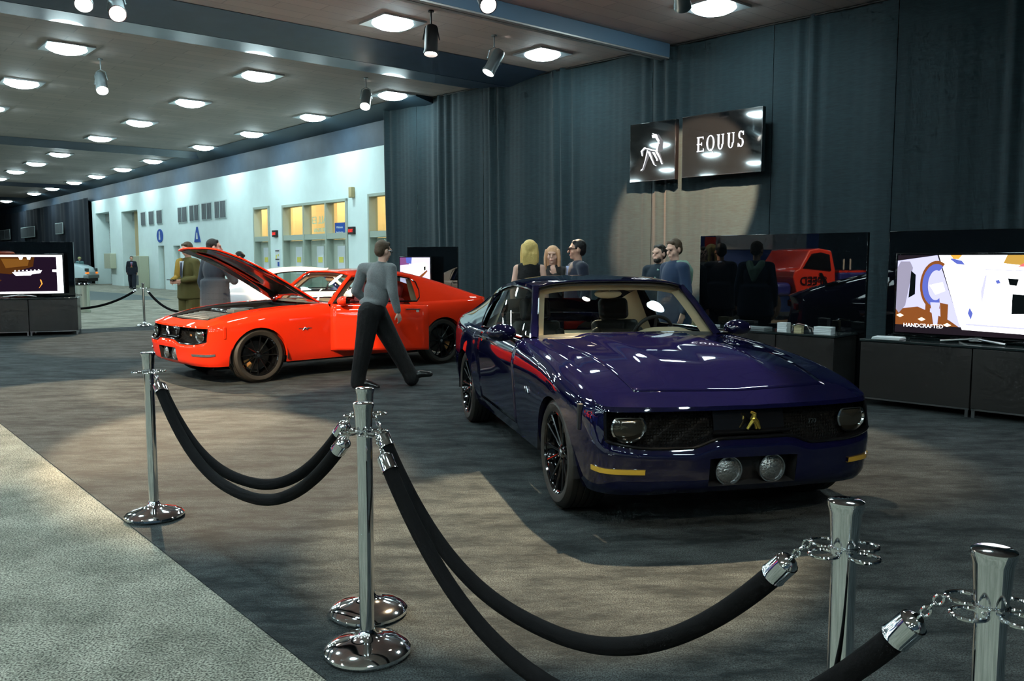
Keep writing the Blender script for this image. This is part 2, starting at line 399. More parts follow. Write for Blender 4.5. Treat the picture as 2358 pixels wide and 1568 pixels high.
    hr=[[top(a,abs(k)*bh(a)*.992)*1 if k>=0 else (lambda p:Vector((p.x,-p.y,p.z)))(top(a,-k*bh(a)*.992)) for k in lin(-1,1,41)] for a in aa]
    hb.grid(hr)
    ho=hb.build('hood',paint,root,mods=[('SOLIDIFY',dict(thickness=.018,offset=-1.))])
    if hood:
        ub=MB(); ur=[[p+Vector((0,0,-.024)) for p in r[1:-1]] for r in hr[1:-1]]; ub.grid(ur,flip=True)
        # inner frame with lightening openings
        um=ub.build('hood_liner',M_black,ho)
        fb=MB()
        for ky in(-.5,.5): fb.tube([top(a,.5*bh(a))*1+Vector((0,(0 if ky>0 else -2*top(a,.5*bh(a)).y),-.035)) for a in lin(.2,.75,12)],[.012]+[.05]*10+[.012],6,flat=.25)
        fb.build('hood_brace',paint,ho)
        piv=Vector((-1.04,0,.975)); ho.matrix_basis=Matrix.Translation(piv)@Matrix.Rotation(-R(hood),4,'Y')@Matrix.Translation(-piv)
        # engine bay
        eb=MB().box((-.2,0,.62),(1.6,1.2,.05)); eb.box((-1.0,0,.78),(.03,1.3,.3)); eb.box((.6,0,.7),(.04,1.0,.1))
        eb.grid([[top(a,bh(a))+Vector((0,0,-.004)),top(a,bh(a))+Vector((0,-.03,-.03)),top(a,bh(a))+Vector((0,-.03,-.25))] for a in lin(.1,.95,20)])
        eb.grid([[Vector((p.x,-p.y,p.z)) for p in (top(a,bh(a))+Vector((0,0,-.004)),top(a,bh(a))+Vector((0,-.03,-.03)),top(a,bh(a))+Vector((0,-.03,-.25)))] for a in lin(.1,.95,20)],flip=True)
        eb.build('engine_bay',M_blackm,root)
        gm=mat('radiator_cover',(.17,.175,.17),.45,.2)
        cb=MB()
        for i in range(5):
            for j in range(4): cb.box((.47-i*.075,.33-j*.21,.80+i*.012),(.068,.195,.02))
        cb.build('radiator_cover',gm,root,smooth=False)
        MB().box((-.02,.30,.88),(.22,.2,.05)).build('fuse_box',gm,root,mods=[bev(.01)])
        MB().box((-.15,-.05,.84),(.5,.5,.12)).build('engine_cover',M_black,root,mods=[bev(.03,3)])
        MB().tube([(-.15,.38,.86),(-.35,.42,.92),(-.6,.38,.9),(-.8,.3,.86)],.04,12).build('intake_hose',M_blackm,root)
    # doors
    for s in(1,-1):
        db=MB(); db.grid([column(tx(x),[1.04]+VS[3:-1]+[5.97]) for x in lin(D0-.006,D1+.006,16)],flip=True)
        if s<0: mirv(db)
        do=db.build('door',paint,root,mods=[('SOLIDIFY',dict(thickness=.05,offset=-1.))],label='left door' if s>0 else 'right door')
        hx=-2.14
        P=column(tx(hx),[4.7])[0]
        hb2=MB().tube([Vector((hx+.10,s*(P.y+.005),P.z)),Vector((hx+.09,s*(P.y+.03),P.z+.005)),Vector((hx-.09,s*(P.y+.03),P.z+.005)),Vector((hx-.10,s*(P.y+.005),P.z))],.011,8)
        hb2.lathe([(0,.012),(.02,.012),(.024,0)],16,M=Matrix.Translation((hx-.06,s*P.y,P.z-.02))@Matrix.Rotation(-s*pi/2,4,'X'))
        hb2.build('door_handle',M_chrome,do)
        cb=MB().box((-1.7,s*.85,.62),(1.24,.03,.52)); cb.build('door_card',trim,do,mods=[bev(.02)])
        # mirror
        mx=Vector((-1.22,s*.98,1.0))
        m1=MB().ell(mx,(.085,.115,.066),20,12); 
        m1.v=[(min(x,mx.x+.1) if x>mx.x-.045 else mx.x-.045,y,z) for x,y,z in m1.v]
        m1.build('mirror_housing',paint,do,ang=50)
        m2=MB().lathe([(0,0),(.05,0)],20,M=Matrix.Translation((mx.x-.047,mx.y,mx.z))@Matrix.Rotation(-pi/2,4,'Y')@Matrix.Diagonal((1.,1.9,1,1))); m2.build('mirror_glass',M_chrome,do)
        MB().tube([(-1.2,s*.875,.93),(-1.2,s*.91,.95),(-1.21,s*.95,.975)],[.03,.026,.03],8,flat=.5).build('mirror_arm',M_black,do)
        if ldoor and s>0:
            piv=Vector((D0,.90,0)); do.matrix_basis=Matrix.Translation(piv)@Matrix.Rotation(-R(ldoor),4,'Z')@Matrix.Translation(-piv)
    # sill / side sash under the opening
    # glass
    gb=MB()
    wr=[]
    for k in range(13):
        h=k/12; row=[]
        for b in lin(-1,1,25):
            ab=abs(b); B=REAR(ab*.875); B=Vector((B.x-.01,B.y,B.z+.0)); T=roof(0,ab); P=B+(T-B)*h
            P.x+= .035*math.sin(pi*h)*(1-ab**2)*1.0
            if ab>.999: q=A_PIL(h); P=Vector((q.x,q.y,q.z))
            row.append(Vector((P.x,P.y*(1 if b>=0 else -1)*1,P.z+.0)))
        wr.append(row)
    gb.grid(wr); wsc=gb.build('windscreen',M_glass,root,label='curved clear windscreen')
    fb=MB(); o_=Vector((-.012,0,-.004))
    def mixp(a,b,t): return a+(b-a)*t+o_
    fb.grid([[wr[12][i]+o_ for i in range(25)],[mixp(wr[12][i],wr[11][i],.9) for i in range(25)]])
    fb.grid([[wr[0][i]+o_ for i in range(25)],[mixp(wr[0][i],wr[1][i],.6) for i in range(25)]])
    for e,f in((0,1),(24,23)): fb.grid([[wr[k][e]+o_ for k in range(13)],[mixp(wr[k][e],wr[k][f],.6) for k in range(13)]])
    fb.build('windscreen_border',M_frit,wsc)
    # inner tan surround
    tr_=MB()
    def inner(P,c): return P
    n=12
    def sgn(p,b): return Vector((p.x,p.y*(1 if b>=0 else -1),p.z))
    tr_.grid([[sgn(wr[12][12+int(b*12)] if False else Vector((wr[12][i].x-.02,abs(wr[12][i].y),wr[12][i].z-.03)),wr[12][i].y+1e-9) for i in range(25)],
              [Vector((wr[12][i].x-.02-.02,wr[12][i].y*.97,wr[12][i].z-.075)) for i in range(25)],
              [Vector((wr[12][i].x-.25,wr[12][i].y*.98,wr[12][i].z-.03)) for i in range(25)]])
    for s in(1,-1):
        tr_.grid([[Vector((A_PIL(k/8).x-.03,s*(A_PIL(k/8).y-.01),A_PIL(k/8).z-.02)),Vector((A_PIL(k/8).x-.045,s*(A_PIL(k/8).y-.085),A_PIL(k/8).z-.03)),Vector((A_PIL(k/8).x-.12,s*(A_PIL(k/8).y-.03),A_PIL(k/8).z-.03))] for k in range(9)])
    # headliner
    tr_.grid([[Vector((roof(q,abs(b)*.95).x,roof(q,abs(b)*.95).y*(1 if b>=0 else -1),roof(q,abs(b)*.95).z-.04)) for b in lin(-1,1,17)] for q in lin(.02,QW[0],8)])
    for s in(1,-1): # quarter trim
        tr_.grid([[Vector((x,s*(L6(x).y-.08),L6(x).z-.1)),Vector((railx(x).x,s*(railx(x).y-.06),railx(x).z-.04))] for x in lin(XC+.02,-3.3,6)])
    tr_.box((-3.0,0,.80),(.9,1.4,.03)); tr_.box((-3.2,0,.6),(.04,1.4,.4))
    tr_.build('interior_trim',trim,root)
    for s in(1,-1):
        sb=MB(); rr=[]
        for x in lin(-1.17,XC-.04,22):
            B=L6(max(x,-3)); T=wtop(max(x,XC)); rr.append([Vector((x,s*((B.y-.02)*(1-k/5)+(T.y-.0)*k/5+.008*math.sin(k/5*pi)),B.z*(1-k/5)+(T.z-.03)*k/5)) for k in range(6)])
        if s>0 and ldoor: rr=rr[16:]
        sb.grid(rr); sb.build('side_window',M_glass,root)
    rb=MB(); rb.grid([[Vector((roof(q,abs(b)*.77).x,roof(q,abs(b)*.77).y*(1 if b>=0 else -1),roof(q,abs(b)*.77).z-.006)) for b in lin(-1,1,17)] for q in lin(QW[0]-.005,QW[1]+.005,9)]); rb.build('rear_window',M_glass,root)
    # dash
    dr=[]
    for y in lin(-.78,.78,33):
        hump=.05*math.exp(-((y-.38)/.2)**4)
        e=1-(abs(y)/.8)**6*.3
        dr.append([Vector((-1.0,y,.955)),Vector((-1.1,y,.965+hump*.2)),Vector((-1.25,y,.965+hump)),Vector((-1.36,y,.955+hump)),Vector((-1.42,y,.92+hump)),Vector((-1.43,y,.80)),Vector((-1.36,y,.62)),Vector((-1.2,y,.55))])
    for r in dr:
        for p in r: p.x-= .10*(abs(p.y)/.78)**2*(1 if p.x>-1.2 else .4)
    MB().grid(dr).build('dashboard',trim,root,ang=60)
    sw=MB(); M=Matrix.Translation((-1.53,.38,.93))@Matrix.Rotation(R(-66),4,'Y')
    sw.tube([M@Vector((.17*math.cos(k*pi/16),.17*math.sin(k*pi/16),0)) for k in range(33)],.015,8); 
    for a in(0,2.3,-2.3): sw.tube([M@Vector((0,0,-.02)),M@Vector((.16*math.cos(a),.16*math.sin(a),0))],.014,6)
    sw.lathe([(0,.01),(.05,.01),(.055,-.03)],16,M=M); sw.tube([M@Vector((0,0,-.02)),M@Vector((0,0,-.2))],.03,8)
    sw.build('steering_wheel',M_blackm,root)
    for y in(.38,-.38): seat(root,-1.95,y,seatm,seatm2)
    MB().box((-2.78,0,.62),(.16,1.1,.42)).build('rear_seat',seatm,root,mods=[bev(.05,4)])
    rvm=MB().ell((-1.58,0,1.27),(.02,.12,.04),16,8); rvm.tube([(-1.58,0,1.27),(-1.52,0,1.35)],.01,6); rvm.build('rear_view_mirror',trim,root)
    # underbody
    ub=MB(); ub.box((-1.46,0,.27),(2.06,1.66,.12)); ub.box((.45,0,.33),(.36,1.3,.10)); ub.box((-3.55,0,.36),(.42,1.4,.14)); ub.box((0,0,.36),(.8,.94,.25)); ub.box((-2.93,0,.4),(.8,.94,.3))
    for s in(1,-1):
        for xc in(0.,RX):
            rws=[[Vector((xc+(AR+.01)*math.cos(th),s*y,AZ+(AR+.01)*math.sin(th))) for th in lin(-.1,pi+.1,18)] for y in(.93,.45)]
            if s>0: ub.grid(rws,flip=True)
            else: ub.grid(rws)
            ub.add([(xc-.4,s*.47,.15),(xc+.4,s*.47,.15),(xc+.4,s*.47,.72),(xc-.4,s*.47,.72)],[(0,1,2,3)])
        ub.grid([[Vector((x,s*.70,.2)),Vector((x,s*.86,.235))] for x in lin(-.4,-2.5,4)])
    ub.build('underbody',M_blackm,root,smooth=False)
    # side badge, fender vent
    for s in(1,-1):
        bb=MB(); bb.box((-.64,s*.934,.655),(.19,.006,.008)); bb.tube([(-.60,s*.936,.63),(-.63,s*.94,.67),(-.66,s*.94,.65),(-.69,s*.936,.665)],.007,6); bb.tube([(-.62,s*.936,.64),(-.63,s*.94,.66),(-.665,s*.94,.635)],.006,6)
        bb.build('fender_badge',M_silver,root)
        P=column(tx(.41),[3.9])[0]
        MB().box((.45,s*.903,.655),(.035,.05,.15)).build('fender_vent',M_blackm if paint.name=='paint_purple' else paint,root,mods=[bev(.006)])
    # grille
    g=MB()
    colsG=[t for t,z in cols[:iG+1]]
    lo=[column(t,[4])[0] for t in colsG]; hi=[column(t,[5])[0] for t in colsG]
    D=Vector((-.09,0,0))
    def ins(p,k): return Vector((p.x-.09,p.y*(1-.02*k),p.z))
    g.grid([lo,[ins(p,1)+Vector((0,0,.012)) for p in lo]],flip=True); g.grid([hi,[ins(p,1)+Vector((0,0,-.006)) for p in hi]])
    mid=[lo[-1]+(hi[-1]-lo[-1])*k/6 for k in range(7)]; g.grid([mid,[ins(p,1) for p in mid]])
    g.tube([p+Vector((.004,0,.004)) for p in lo],.009,6); g.tube([hi[-1]+Vector((0,0,0)),lo[-1]],.009,6)
    mir(g)
    # centre pad
    pad=[]
    for y in lin(-.22,.22,9): pad.append([Vector((.71-.08*0-abs(y)*.05,y,.565)),Vector((.745-abs(y)*.05,y,.575)),Vector((.74-abs(y)*.05,y,.64)),Vector((.72-abs(y)*.05,y,.71))])
    g.grid(pad); g.tube([(.765-abs(y)*.03,y,.585) for y in lin(-.24,.24,9)],.012,8)
    g.build('grille_surround',M_black,root)
    gm=MB(); gm.grid([[ins(p,1)+Vector((0,0,.01)) for p in lo],[ins(a+(b-a)*.5,1) for a,b in zip(lo,hi)],[ins(p,1) for p in hi]],flip=True); mir(gm); gm.build('grille_mesh',M_mesh,root)
    for s in(1,-1):
        H=Vector((.655,s*.70,.62)); Mh=basis(H,(0,s*-1,0),(0,0,1)); 
        nrm=Vector((1,s*.12,0)).normalized()
        Mh=basis(H,Vector((0,0,1)).cross(nrm),(0,0,1))
        # D shaped housing outline
        def dsh(r,k=1.):
            out=[]
            for i in range(28):
                a=2*pi*i/28; x=r*1.15*math.cos(a); y=r*math.sin(a); out.append((x*k,min(y,.052*r/.078)*k))
            return out
        rings=[(dsh(.082),.0),(dsh(.088),.018),(dsh(.080),.022),(dsh(.074),.012)]
        hb3=MB().grid([[Mh@Vector((x,y,z)) for x,y in pts] for pts,z in rings],closeu=True); ho3=hb3.build('headlight',M_chrome,root)
        lb=MB().grid([[Mh@Vector((x*k,y*k,z)) for x,y in dsh(.076)] for k,z in((1,.012),(.8,.02),(.45,.026),(.001,.028))],closeu=True)
        lb.build('headlight_lens',M_hl,ho3)
        # bulb housing rear
        f=Vector((.745,s*.135,.368)); Mf=basis(f,(0,1,0),(0,0,1)); Mf=Matrix.Translation(f)@Matrix.Rotation(pi/2,4,'Y')
        fo=MB().lathe([(.06,-.08),(.078,-.02),(.084,.012),(.082,.02),(.076,.02),(.075,.01)],32,M=Mf); fo.f=[q for q in fo.f if len(q)==4]; fo=fo.build('fog_lamp',M_chrome,root)
        MB().lathe([(.076,.008),(.05,.022),(.025,.03),(0,.032)],32,M=Mf).build('fog_lens',M_fog,fo)
        # side marker
        mk=MB()
        q=[column(t,[1.55,1.72])  for t in lin(_t[4]+.03,_t[7]-.01,10)]
        mk.grid([[p+Vector((.008,s*.0+.006,0)) for p in r] for r in q])
        mk.grid([[r[0]+Vector((.008,.006,0)),r[0]] for r in q],flip=True); mk.grid([[r[1]+Vector((.008,.006,0)),r[1]] for r in q])
        if s<0: mirv(mk)
        mk.build('side_marker',M_amber if paint.name=='paint_purple' else M_silver,root)
    fr_=MB(); ql=[column(t,[1])[0] for t,z in cols[:iC+1]]; qh=[column(t,[2])[0] for t,z in cols[:iC+1]]
    fr_.grid([ql,[p+Vector((-.11,0,.01)) for p in ql]],flip=True); fr_.grid([qh,[p+Vector((-.11,0,-.01)) for p in qh]]); fr_.grid([[p+Vector((-.1,0,0)) for p in ql],[p+Vector((-.1,0,0)) for p in qh]]); fr_.grid([[ql[-1],qh[-1]],[ql[-1]+Vector((-.11,0,0)),qh[-1]+Vector((-.11,0,0))]],flip=True)
    mir(fr_); fr_.build('fog_lamp_recess',M_blackm,root)
    # emblem : small rearing-horse like figure
    e=MB(); X=.785
    e.tube([(X,.035,.605),(X,.015,.645),(X,-.005,.665),(X,.0,.69),(X,-.02,.70)],[.009,.016,.018,.013,.008],8); e.tube([(X,-.04,.605),(X,-.02,.635),(X,-.002,.655)],[.008,.010,.013],8); e.tube([(X,.015,.605),(X,.01,.63),(X,.0,.65)],[.007,.008,.010],8)
    e.build('horse_emblem',M_gold if paint.name=='paint_purple' else M_silver,root)
    xform(t7:=text_mb('770',.036,.003),basis((.672,.44,.60),(0,1,0),(0,0,1))); t7.build('number_badge',M_silver if paint.name=='paint_purple' else M_cal,root,smooth=False)
    # tail lamps
    for s in(1,-1): MB().box((-3.925,s*.55,.83),(.03,.4,.09)).build('tail_lamp',mat('tail_red',(.4,.01,.01),.2,coat=1.),root)
    for x in(0.,RX):
        for s in(1,-1):
            wheel(root,x,s)
    return root
# ================================================================ ROOM
H=6.3
m_wall=mat('wall_white',(.78,.93,.91),.7,noise_=(1.5,.03,(1,1,1)))
m_band=mat('wall_dark_band',(.028,.052,.082),.6,noise_=(2,.15,(1,1,1)))
m_floor=mat('floor_grey_carpet',(.36,.37,.33),.95)
def carpet_nodes(m,c1,c2,s1,s2,stretch,c3=None,rot=0.):
    N,L,b=nodes(m); tc=N.new('ShaderNodeTexCoord')
    mp=N.new('ShaderNodeMapping'); mp.inputs['Scale'].default_value=stretch; mp.inputs['Rotation'].default_value=(0,0,rot); L.new(tc.outputs['Object'],mp.inputs[0])
    n1=N.new('ShaderNodeTexNoise'); n1.inputs['Scale'].default_value=s1; n1.inputs['Detail'].default_value=6; n1.inputs['Roughness'].default_value=.75; L.new(mp.outputs[0],n1.inputs[0])
    n2=N.new('ShaderNodeTexNoise'); n2.inputs['Scale'].default_value=s2; n2.inputs['Detail'].default_value=2; L.new(tc.outputs['Object'],n2.inputs[0])
    r1=N.new('ShaderNodeValToRGB'); r1.color_ramp.elements[0].position=.40; r1.color_ramp.elements[1].position=.62; r1.color_ramp.elements[0].color=(*c1,1); r1.color_ramp.elements[1].color=(*c2,1); L.new(n1.outputs['Fac'],r1.inputs[0])
    mx=N.new('ShaderNodeMix'); mx.data_type='RGBA'; mx.blend_type='OVERLAY'; mx.inputs['Factor'].default_value=1.; L.new(r1.outputs[0],mx.inputs['A']); 
    r2=N.new('ShaderNodeValToRGB'); r2.color_ramp.elements[0].position=.36; r2.color_ramp.elements[1].position=.64; r2.color_ramp.elements[0].color=(.12,.12,.12,1); r2.color_ramp.elements[1].color=(.85,.85,.85,1); L.new(n2.outputs['Fac'],r2.inputs[0]); L.new(r2.outputs[0],mx.inputs['B'])
    L.new(mx.outputs['Result'],b.inputs['Base Color'])
    bp=N.new('ShaderNodeBump'); bp.inputs['Strength'].default_value=.6; bp.inputs['Distance'].default_value=.004; L.new(n2.outputs['Fac'],bp.inputs['Height']); L.new(bp.outputs[0],b.inputs['Normal'])
carpet_nodes(m_floor,(.165,.165,.13),(.33,.32,.26),1.6,110,(1,1,1))
m_blk=mat('carpet_black',(.03,.03,.03),.95)
carpet_nodes(m_blk,(.0030,.0075,.0088),(.046,.056,.056),2.2,150,(.8,2.0,1),rot=R(-12))
m_strip=mat('carpet_dark_grey',(.10,.13,.13),.95,noise_=(90,.4,(1,1,1)))
def quad(pts,z0,z1):
    n=len(pts); vs=[Vector((p.x,p.y,z0)) for p in pts]+[Vector((p.x,p.y,z1)) for p in pts]
    return MB().add(vs,[tuple(range(n))[::-1],tuple(range(n,2*n))]+[(i,(i+1)%n,n+(i+1)%n,n+i) for i in range(n)])
struct('floor',quad([W(-14,-50),W(-14,19),W(100,19),W(100,-50)],-.1,0.),m_floor,smooth=False)
c=quad([W(-9,1.42),W(20.7,1.42),W(20.7,14.6),W(-9,16.3)],.0005,.006).build('booth_carpet',m_blk,None,smooth=False)
c['label']='black low-pile carpet laid under the whole car stand'; c['category']='carpet'
c=quad([atz(60,692),atz(398,690),atz(300,677),atz(60,660)],.0005,.005).build('aisle_runner',m_strip,None,smooth=False)
c['label']='dark grey carpet strip crossing the pale aisle beyond the far rope post'; c['category']='carpet'
# ceiling
m_ceil=mat('ceiling_panel',(.17,.15,.14),.7)
def _ceil():
    N,L,b=nodes(m_ceil); tc=N.new('ShaderNodeTexCoord'); mp=N.new('ShaderNodeMapping'); mp.inputs['Rotation'].default_value=(0,0,-math.atan2(E2.y,E2.x)); L.new(tc.outputs['Object'],mp.inputs[0])
    br=N.new('ShaderNodeTexBrick'); br.inputs['Color1'].default_value=(.44,.39,.365,1); br.inputs['Color2'].default_value=(.38,.34,.325,1); br.inputs['Mortar'].default_value=(.31,.28,.27,1); br.inputs['Scale'].default_value=1.; br.inputs['Mortar Size'].default_value=.012; br.inputs['Brick Width'].default_value=1.6; br.inputs['Row Height'].default_value=.4
    L.new(mp.outputs[0],br.inputs[0]); L.new(br.outputs['Color'],b.inputs['Base Color'])
    w=N.new('ShaderNodeTexChecker'); w.inputs['Scale'].default_value=22; L.new(mp.outputs[0],w.inputs[0])
    bp=N.new('ShaderNodeBump'); bp.inputs['Strength'].default_value=.35; bp.inputs['Distance'].default_value=.01; L.new(w.outputs['Fac'],bp.inputs['Height']); L.new(bp.outputs[0],b.inputs['Normal'])
_ceil()
struct('ceiling',quad([W(-14,-50),W(-14,19),W(100,19),W(100,-50)],H,H+.2),m_ceil,smooth=False)
m_beam=mat('beam_blue',(.032,.058,.11),.42,coat=.08,noise_=(3,.12,(1,1,1)))
def beam(a0,a1,am,dz=.16,b0=-50,b1=15.4):
    mb=MB()
    for (p,q) in ((a0,am-.015),(am+.015,a1)):
        zs=(H-.01,H-dz) if p==a0 else (H-dz,H-.01)
        # plate
        mb.add([W(p,b0,zs[0]-.0),W(p,b1,zs[0]),W(q,b1,zs[1]),W(q,b0,zs[1])],[(0,1,2,3)])
        mb.add([W(p,b0,H),W(p,b1,H),W(q,b1,H),W(q,b0,H)],[(3,2,1,0)])
    mb.add([W(am,b0,H-dz+.05),W(am,b1,H-dz+.05),W(am+.015,b1,H-dz),W(am+.015,b0,H-dz),W(am-.015,b0,H-dz),W(am-.015,b1,H-dz)],[(0,1,2,3),(0,4,5,1)])
    return mb
def cw(u,v): 
    p=atz(u,v,H-.1); return p.dot(E1),p.dot(E2)
k=0
for a0,a1 in ((16.35,19.3),(38.2,40.9),(60.3,62.8),(75,77)):
    k+=1; struct('ceiling_beam',beam(a0,a1,(a0+a1)/2),m_beam,smooth=False)
# soffit along the white wall
mb=MB(); a0,a1=21.,100.
mb.add([W(a0,13.95,H-.02),W(a1,13.95,H-.02),W(a1,WB+.2,H-.30),W(a0,WB+.2,H-.30)],[(0,1,2,3)])
mb.add([W(a0,13.95,H),W(a0,WB+.2,H),W(a0,WB+.2,H-.3),W(a0,13.95,H-.02)],[(0,1,2,3)])
struct('trim_1',mb,mat('soffit_dark',(.022,.045,.065),.5),smooth=False)
# movable-wall track near the camera
mb=MB(); a=12.68
mb.box((0,0,0),(.01,.01,.01),M=Matrix.Translation(W(a,6,H-.05)))
M0=basis(W(a,0,H),E2,E1)
def hb_(b0,b1,da,dz,wa,wz): mb.box(((b0+b1)/2,da,-dz),(b1-b0,wa,wz),M=Matrix(((E2.x,E1.x,0,W(a,0).x),(E2.y,E1.y,0,W(a,0).y),(0,0,1,H),(0,0,0,1))))
mb=MB(); hb_(-50,15.1,0,.15,.30,.29); 
struct('trim_2',mb,mat('track_blue',(.09,.15,.22),.45),smooth=False)
mb=MB(); hb_(-50,15.1,-.085,.31,.11,.03); hb_(-50,15.1,.055,.31,.11,.03)
struct('trim_3',mb,mat('track_rail',(.55,.52,.5),.35,.6),smooth=False)
# ---------------------------------------------------------------- white wall with openings
Lx=lambda u,v:onwall(u,v)
def arect(u0,v0,u1,v1):  # from pixels at left-top, right-bottom
    aL,zt=onwall(u0,v0); aR,zb=onwall(u1,v1); return aR,aL,zb,zt
AL=onwall(217,600)[0]; AR_=21.6
holes=[]; 
def hole(u0,u1,vt_left,vb_left=None,z0=0.):
    aL,zt=onwall(u0,vt_left); aR,_=onwall(u1,600); zb=z0 if vb_left is None else onwall(u0,vb_left)[1]
    holes.append((aR,aL,zb,zt)); return holes[-1]
g1=hole(219,256,492); g2=hole(279,321,488)
d1=hole(364,379,566); d2=hole(399,416,566)
w1=hole(584,624,478); w2=hole(650,803,473); w3=hole(848,930,447)
def wall_holes(a0,a1,z0,z1,holes,b,name,m):
    A=sorted(set([a0,a1]+[x for h in holes for x in h[:2] if a0<x<a1])); Z=sorted(set([z0,z1]+[x for h in holes for x in h[2:] if z0<x<z1]))
    mb=MB()
    for i in range(len(A)-1):
        for j in range(len(Z)-1):
            am=(A[i]+A[i+1])/2; zm=(Z[j]+Z[j+1])/2
            if any(h[0]<am<h[1] and h[2]<zm<h[3] for h in holes): continue
            mb.add([W(A[i],b,Z[j]),W(A[i+1],b,Z[j]),W(A[i+1],b,Z[j+1]),W(A[i],b,Z[j+1])],[(0,1,2,3)])
    for h in holes: # reveals
        dp=.9 if h[1]-h[0]>4 and h[0]>40 or h in(g1,g2) else .35
        c=[(h[0],h[2]),(h[0],h[3]),(h[1],h[3]),(h[1],h[2])]
        for k in range(3): mb.add([W(c[k][0],b,c[k][1]),W(c[k+1][0],b,c[k+1][1]),W(c[k+1][0],b+dp,c[k+1][1]),W(c[k][0],b+dp,c[k][1])],[(0,1,2,3)])
    return struct(name,mb,m,smooth=False)
ZW=5.25
wall_holes(AR_,AL,0,ZW,holes,WB,'wall_left',m_wall)
struct('wall_upper',MB().add([W(21.,WB,ZW),W(100,WB,ZW),W(100,WB,H),W(21.,WB,H)],[(0,1,2,3)]),m_band,smooth=False)
struct('wall_back',quad([W(99.5,-50),W(99.5,19),W(100,19),W(100,-50)],0,H),m_band,smooth=False)
struct('wall_front',quad([W(-14.5,-50),W(-14.5,19),W(-14,19),W(-14,-50)],0,H),m_band,smooth=False)
struct('wall_far_side',quad([W(-14,-50.5),W(100,-50.5),W(100,-50),W(-14,-50)],0,H),m_band,smooth=False)
struct('wall_right',quad([W(-14,18.6),W(99,18.6),W(99,19),W(-14,19)],0,H),m_band,smooth=False)
# roller doors
m_roll=mat('roller_door',(.33,.36,.32),.5)
def wbox(mb,a0,a1,z0,z1,b0,b1):
    mb.add([W(a,b,z) for a in(a0,a1) for b in(b0,b1) for z in(z0,z1)],[(0,1,3,2),(4,6,7,5),(0,4,5,1),(2,3,7,6),(0,2,6,4),(1,5,7,3)]); return mb
for i,g in enumerate((g1,g2)):
    mb=MB(); rows=[]; n=int((g[3]-.5)/.1)
    for k in range(n+1):
        z=(g[3]-.5)*k/n; rows+=[[W(g[0]+.02,WB+.82,z),W(g[1]-.02,WB+.82,z)],[W(g[0]+.02,WB+.79,z+.05),W(g[1]-.02,WB+.79,z+.05)]]
    mb.grid(rows); wbox(mb,g[0]+.02,g[1]-.02,g[3]-.5,g[3]-.02,WB+.6,WB+.85)
    struct('door_%d'%(i+1),mb,m_roll,smooth=False)
m_frame=mat('frame_grey_green',(.42,.50,.43),.5); m_dleaf=mat('door_leaf',(.50,.58,.50),.55)
for i,g in enumerate((d1,d2)):
    mb=MB(); wbox(mb,g[0]+.03,g[1]-.03,0.01,g[3]-.03,WB+.25,WB+.3); o=struct('door_%d'%(i+3),mb,m_dleaf,smooth=False)
    q=MB(); wbox(q,g[0]+.15,g[0]+.22,.9,1.2,WB+.21,WB+.25); wbox(q,g[0]+.2,g[1]-.2,.15,.7,WB+.235,WB+.25); wbox(q,g[0]+.3,g[0]+.6,1.85,1.95,WB+.24,WB+.25); q.build('door_handle',m_frame,o,smooth=False)
# glazed bays
m_pane=thin_glass('wall_glass',(.95,.9,.75),.06)
m_yel=mat('lobby_wall',(.75,.62,.36),.8); 
def paper(mb,a0,a1,z0,z1,b): return wbox(mb,a0,a1,z0,z1,b-.01,b)
m_paper=mat('paper_white',(.75,.82,.85),.7); m_yp=mat('paper_yellow',(.8,.75,.15),.7); m_blue=mat('sign_blue',(.02,.09,.42),.5); m_red=mat('print_red',(.6,.05,.05),.6)
mulls={0:[(625,)],1:[(699,),(751,)],2:[]}
ztr=2.40
nwin=0
for bi,g in enumerate((w1,w2,w3)):
    ms=[g[0]]+sorted([onwall(u,600)[0] for u in ((702,753) if bi==1 else ())])+[g[1]]
    fb=MB(); fw=.09
    wbox(fb,g[0],g[1],g[3]-fw,g[3],WB-.04,WB+.3); wbox(fb,g[0],g[1],ztr-.1,ztr+.1,WB-.02,WB+.3)
    for k,a in enumerate(ms): wbox(fb,a-(0 if k==0 else fw/2),a+(0 if k==len(ms)-1 else fw/2)+(fw if k==0 else 0)-(fw if k==len(ms)-1 else 0)*0,0,g[3],WB-.04,WB+.3) if k not in(len(ms)-1,) else wbox(fb,a-fw,a,0,g[3],WB-.04,WB+.3)
    nwin+=1; fo=struct('window_%d'%nwin,fb,m_frame,smooth=False)
    for k in range(len(ms)-1):
        a0,a1=ms[k],ms[k+1]
        gb=MB(); gb.add([W(a0,WB+.22,ztr),W(a1,WB+.22,ztr),W(a1,WB+.22,g[3]),W(a0,WB+.22,g[3])],[(0,1,2,3)]); gb.build('glass_pane',m_pane,fo,smooth=False)
        db=MB(); mid=(a0+a1)/2
        for q0,q1 in ((a0+.06,mid-.01),(mid+.01,a1-.06)): wbox(db,q0,q1,.01,ztr-.12,WB+.24,WB+.30)
        dl=db.build('double_door',m_dleaf,fo,smooth=False)
        pb=MB(); paper(pb,a0+.66,a0+1.2,1.0,2.05,WB+.235); po=pb.build('door_poster',m_paper,dl,smooth=False)
        q=MB(); paper(q,a0+.76,a0+1.08,1.45,1.65,WB+.22); q.build('poster_patch',m_yp,dl,smooth=False)
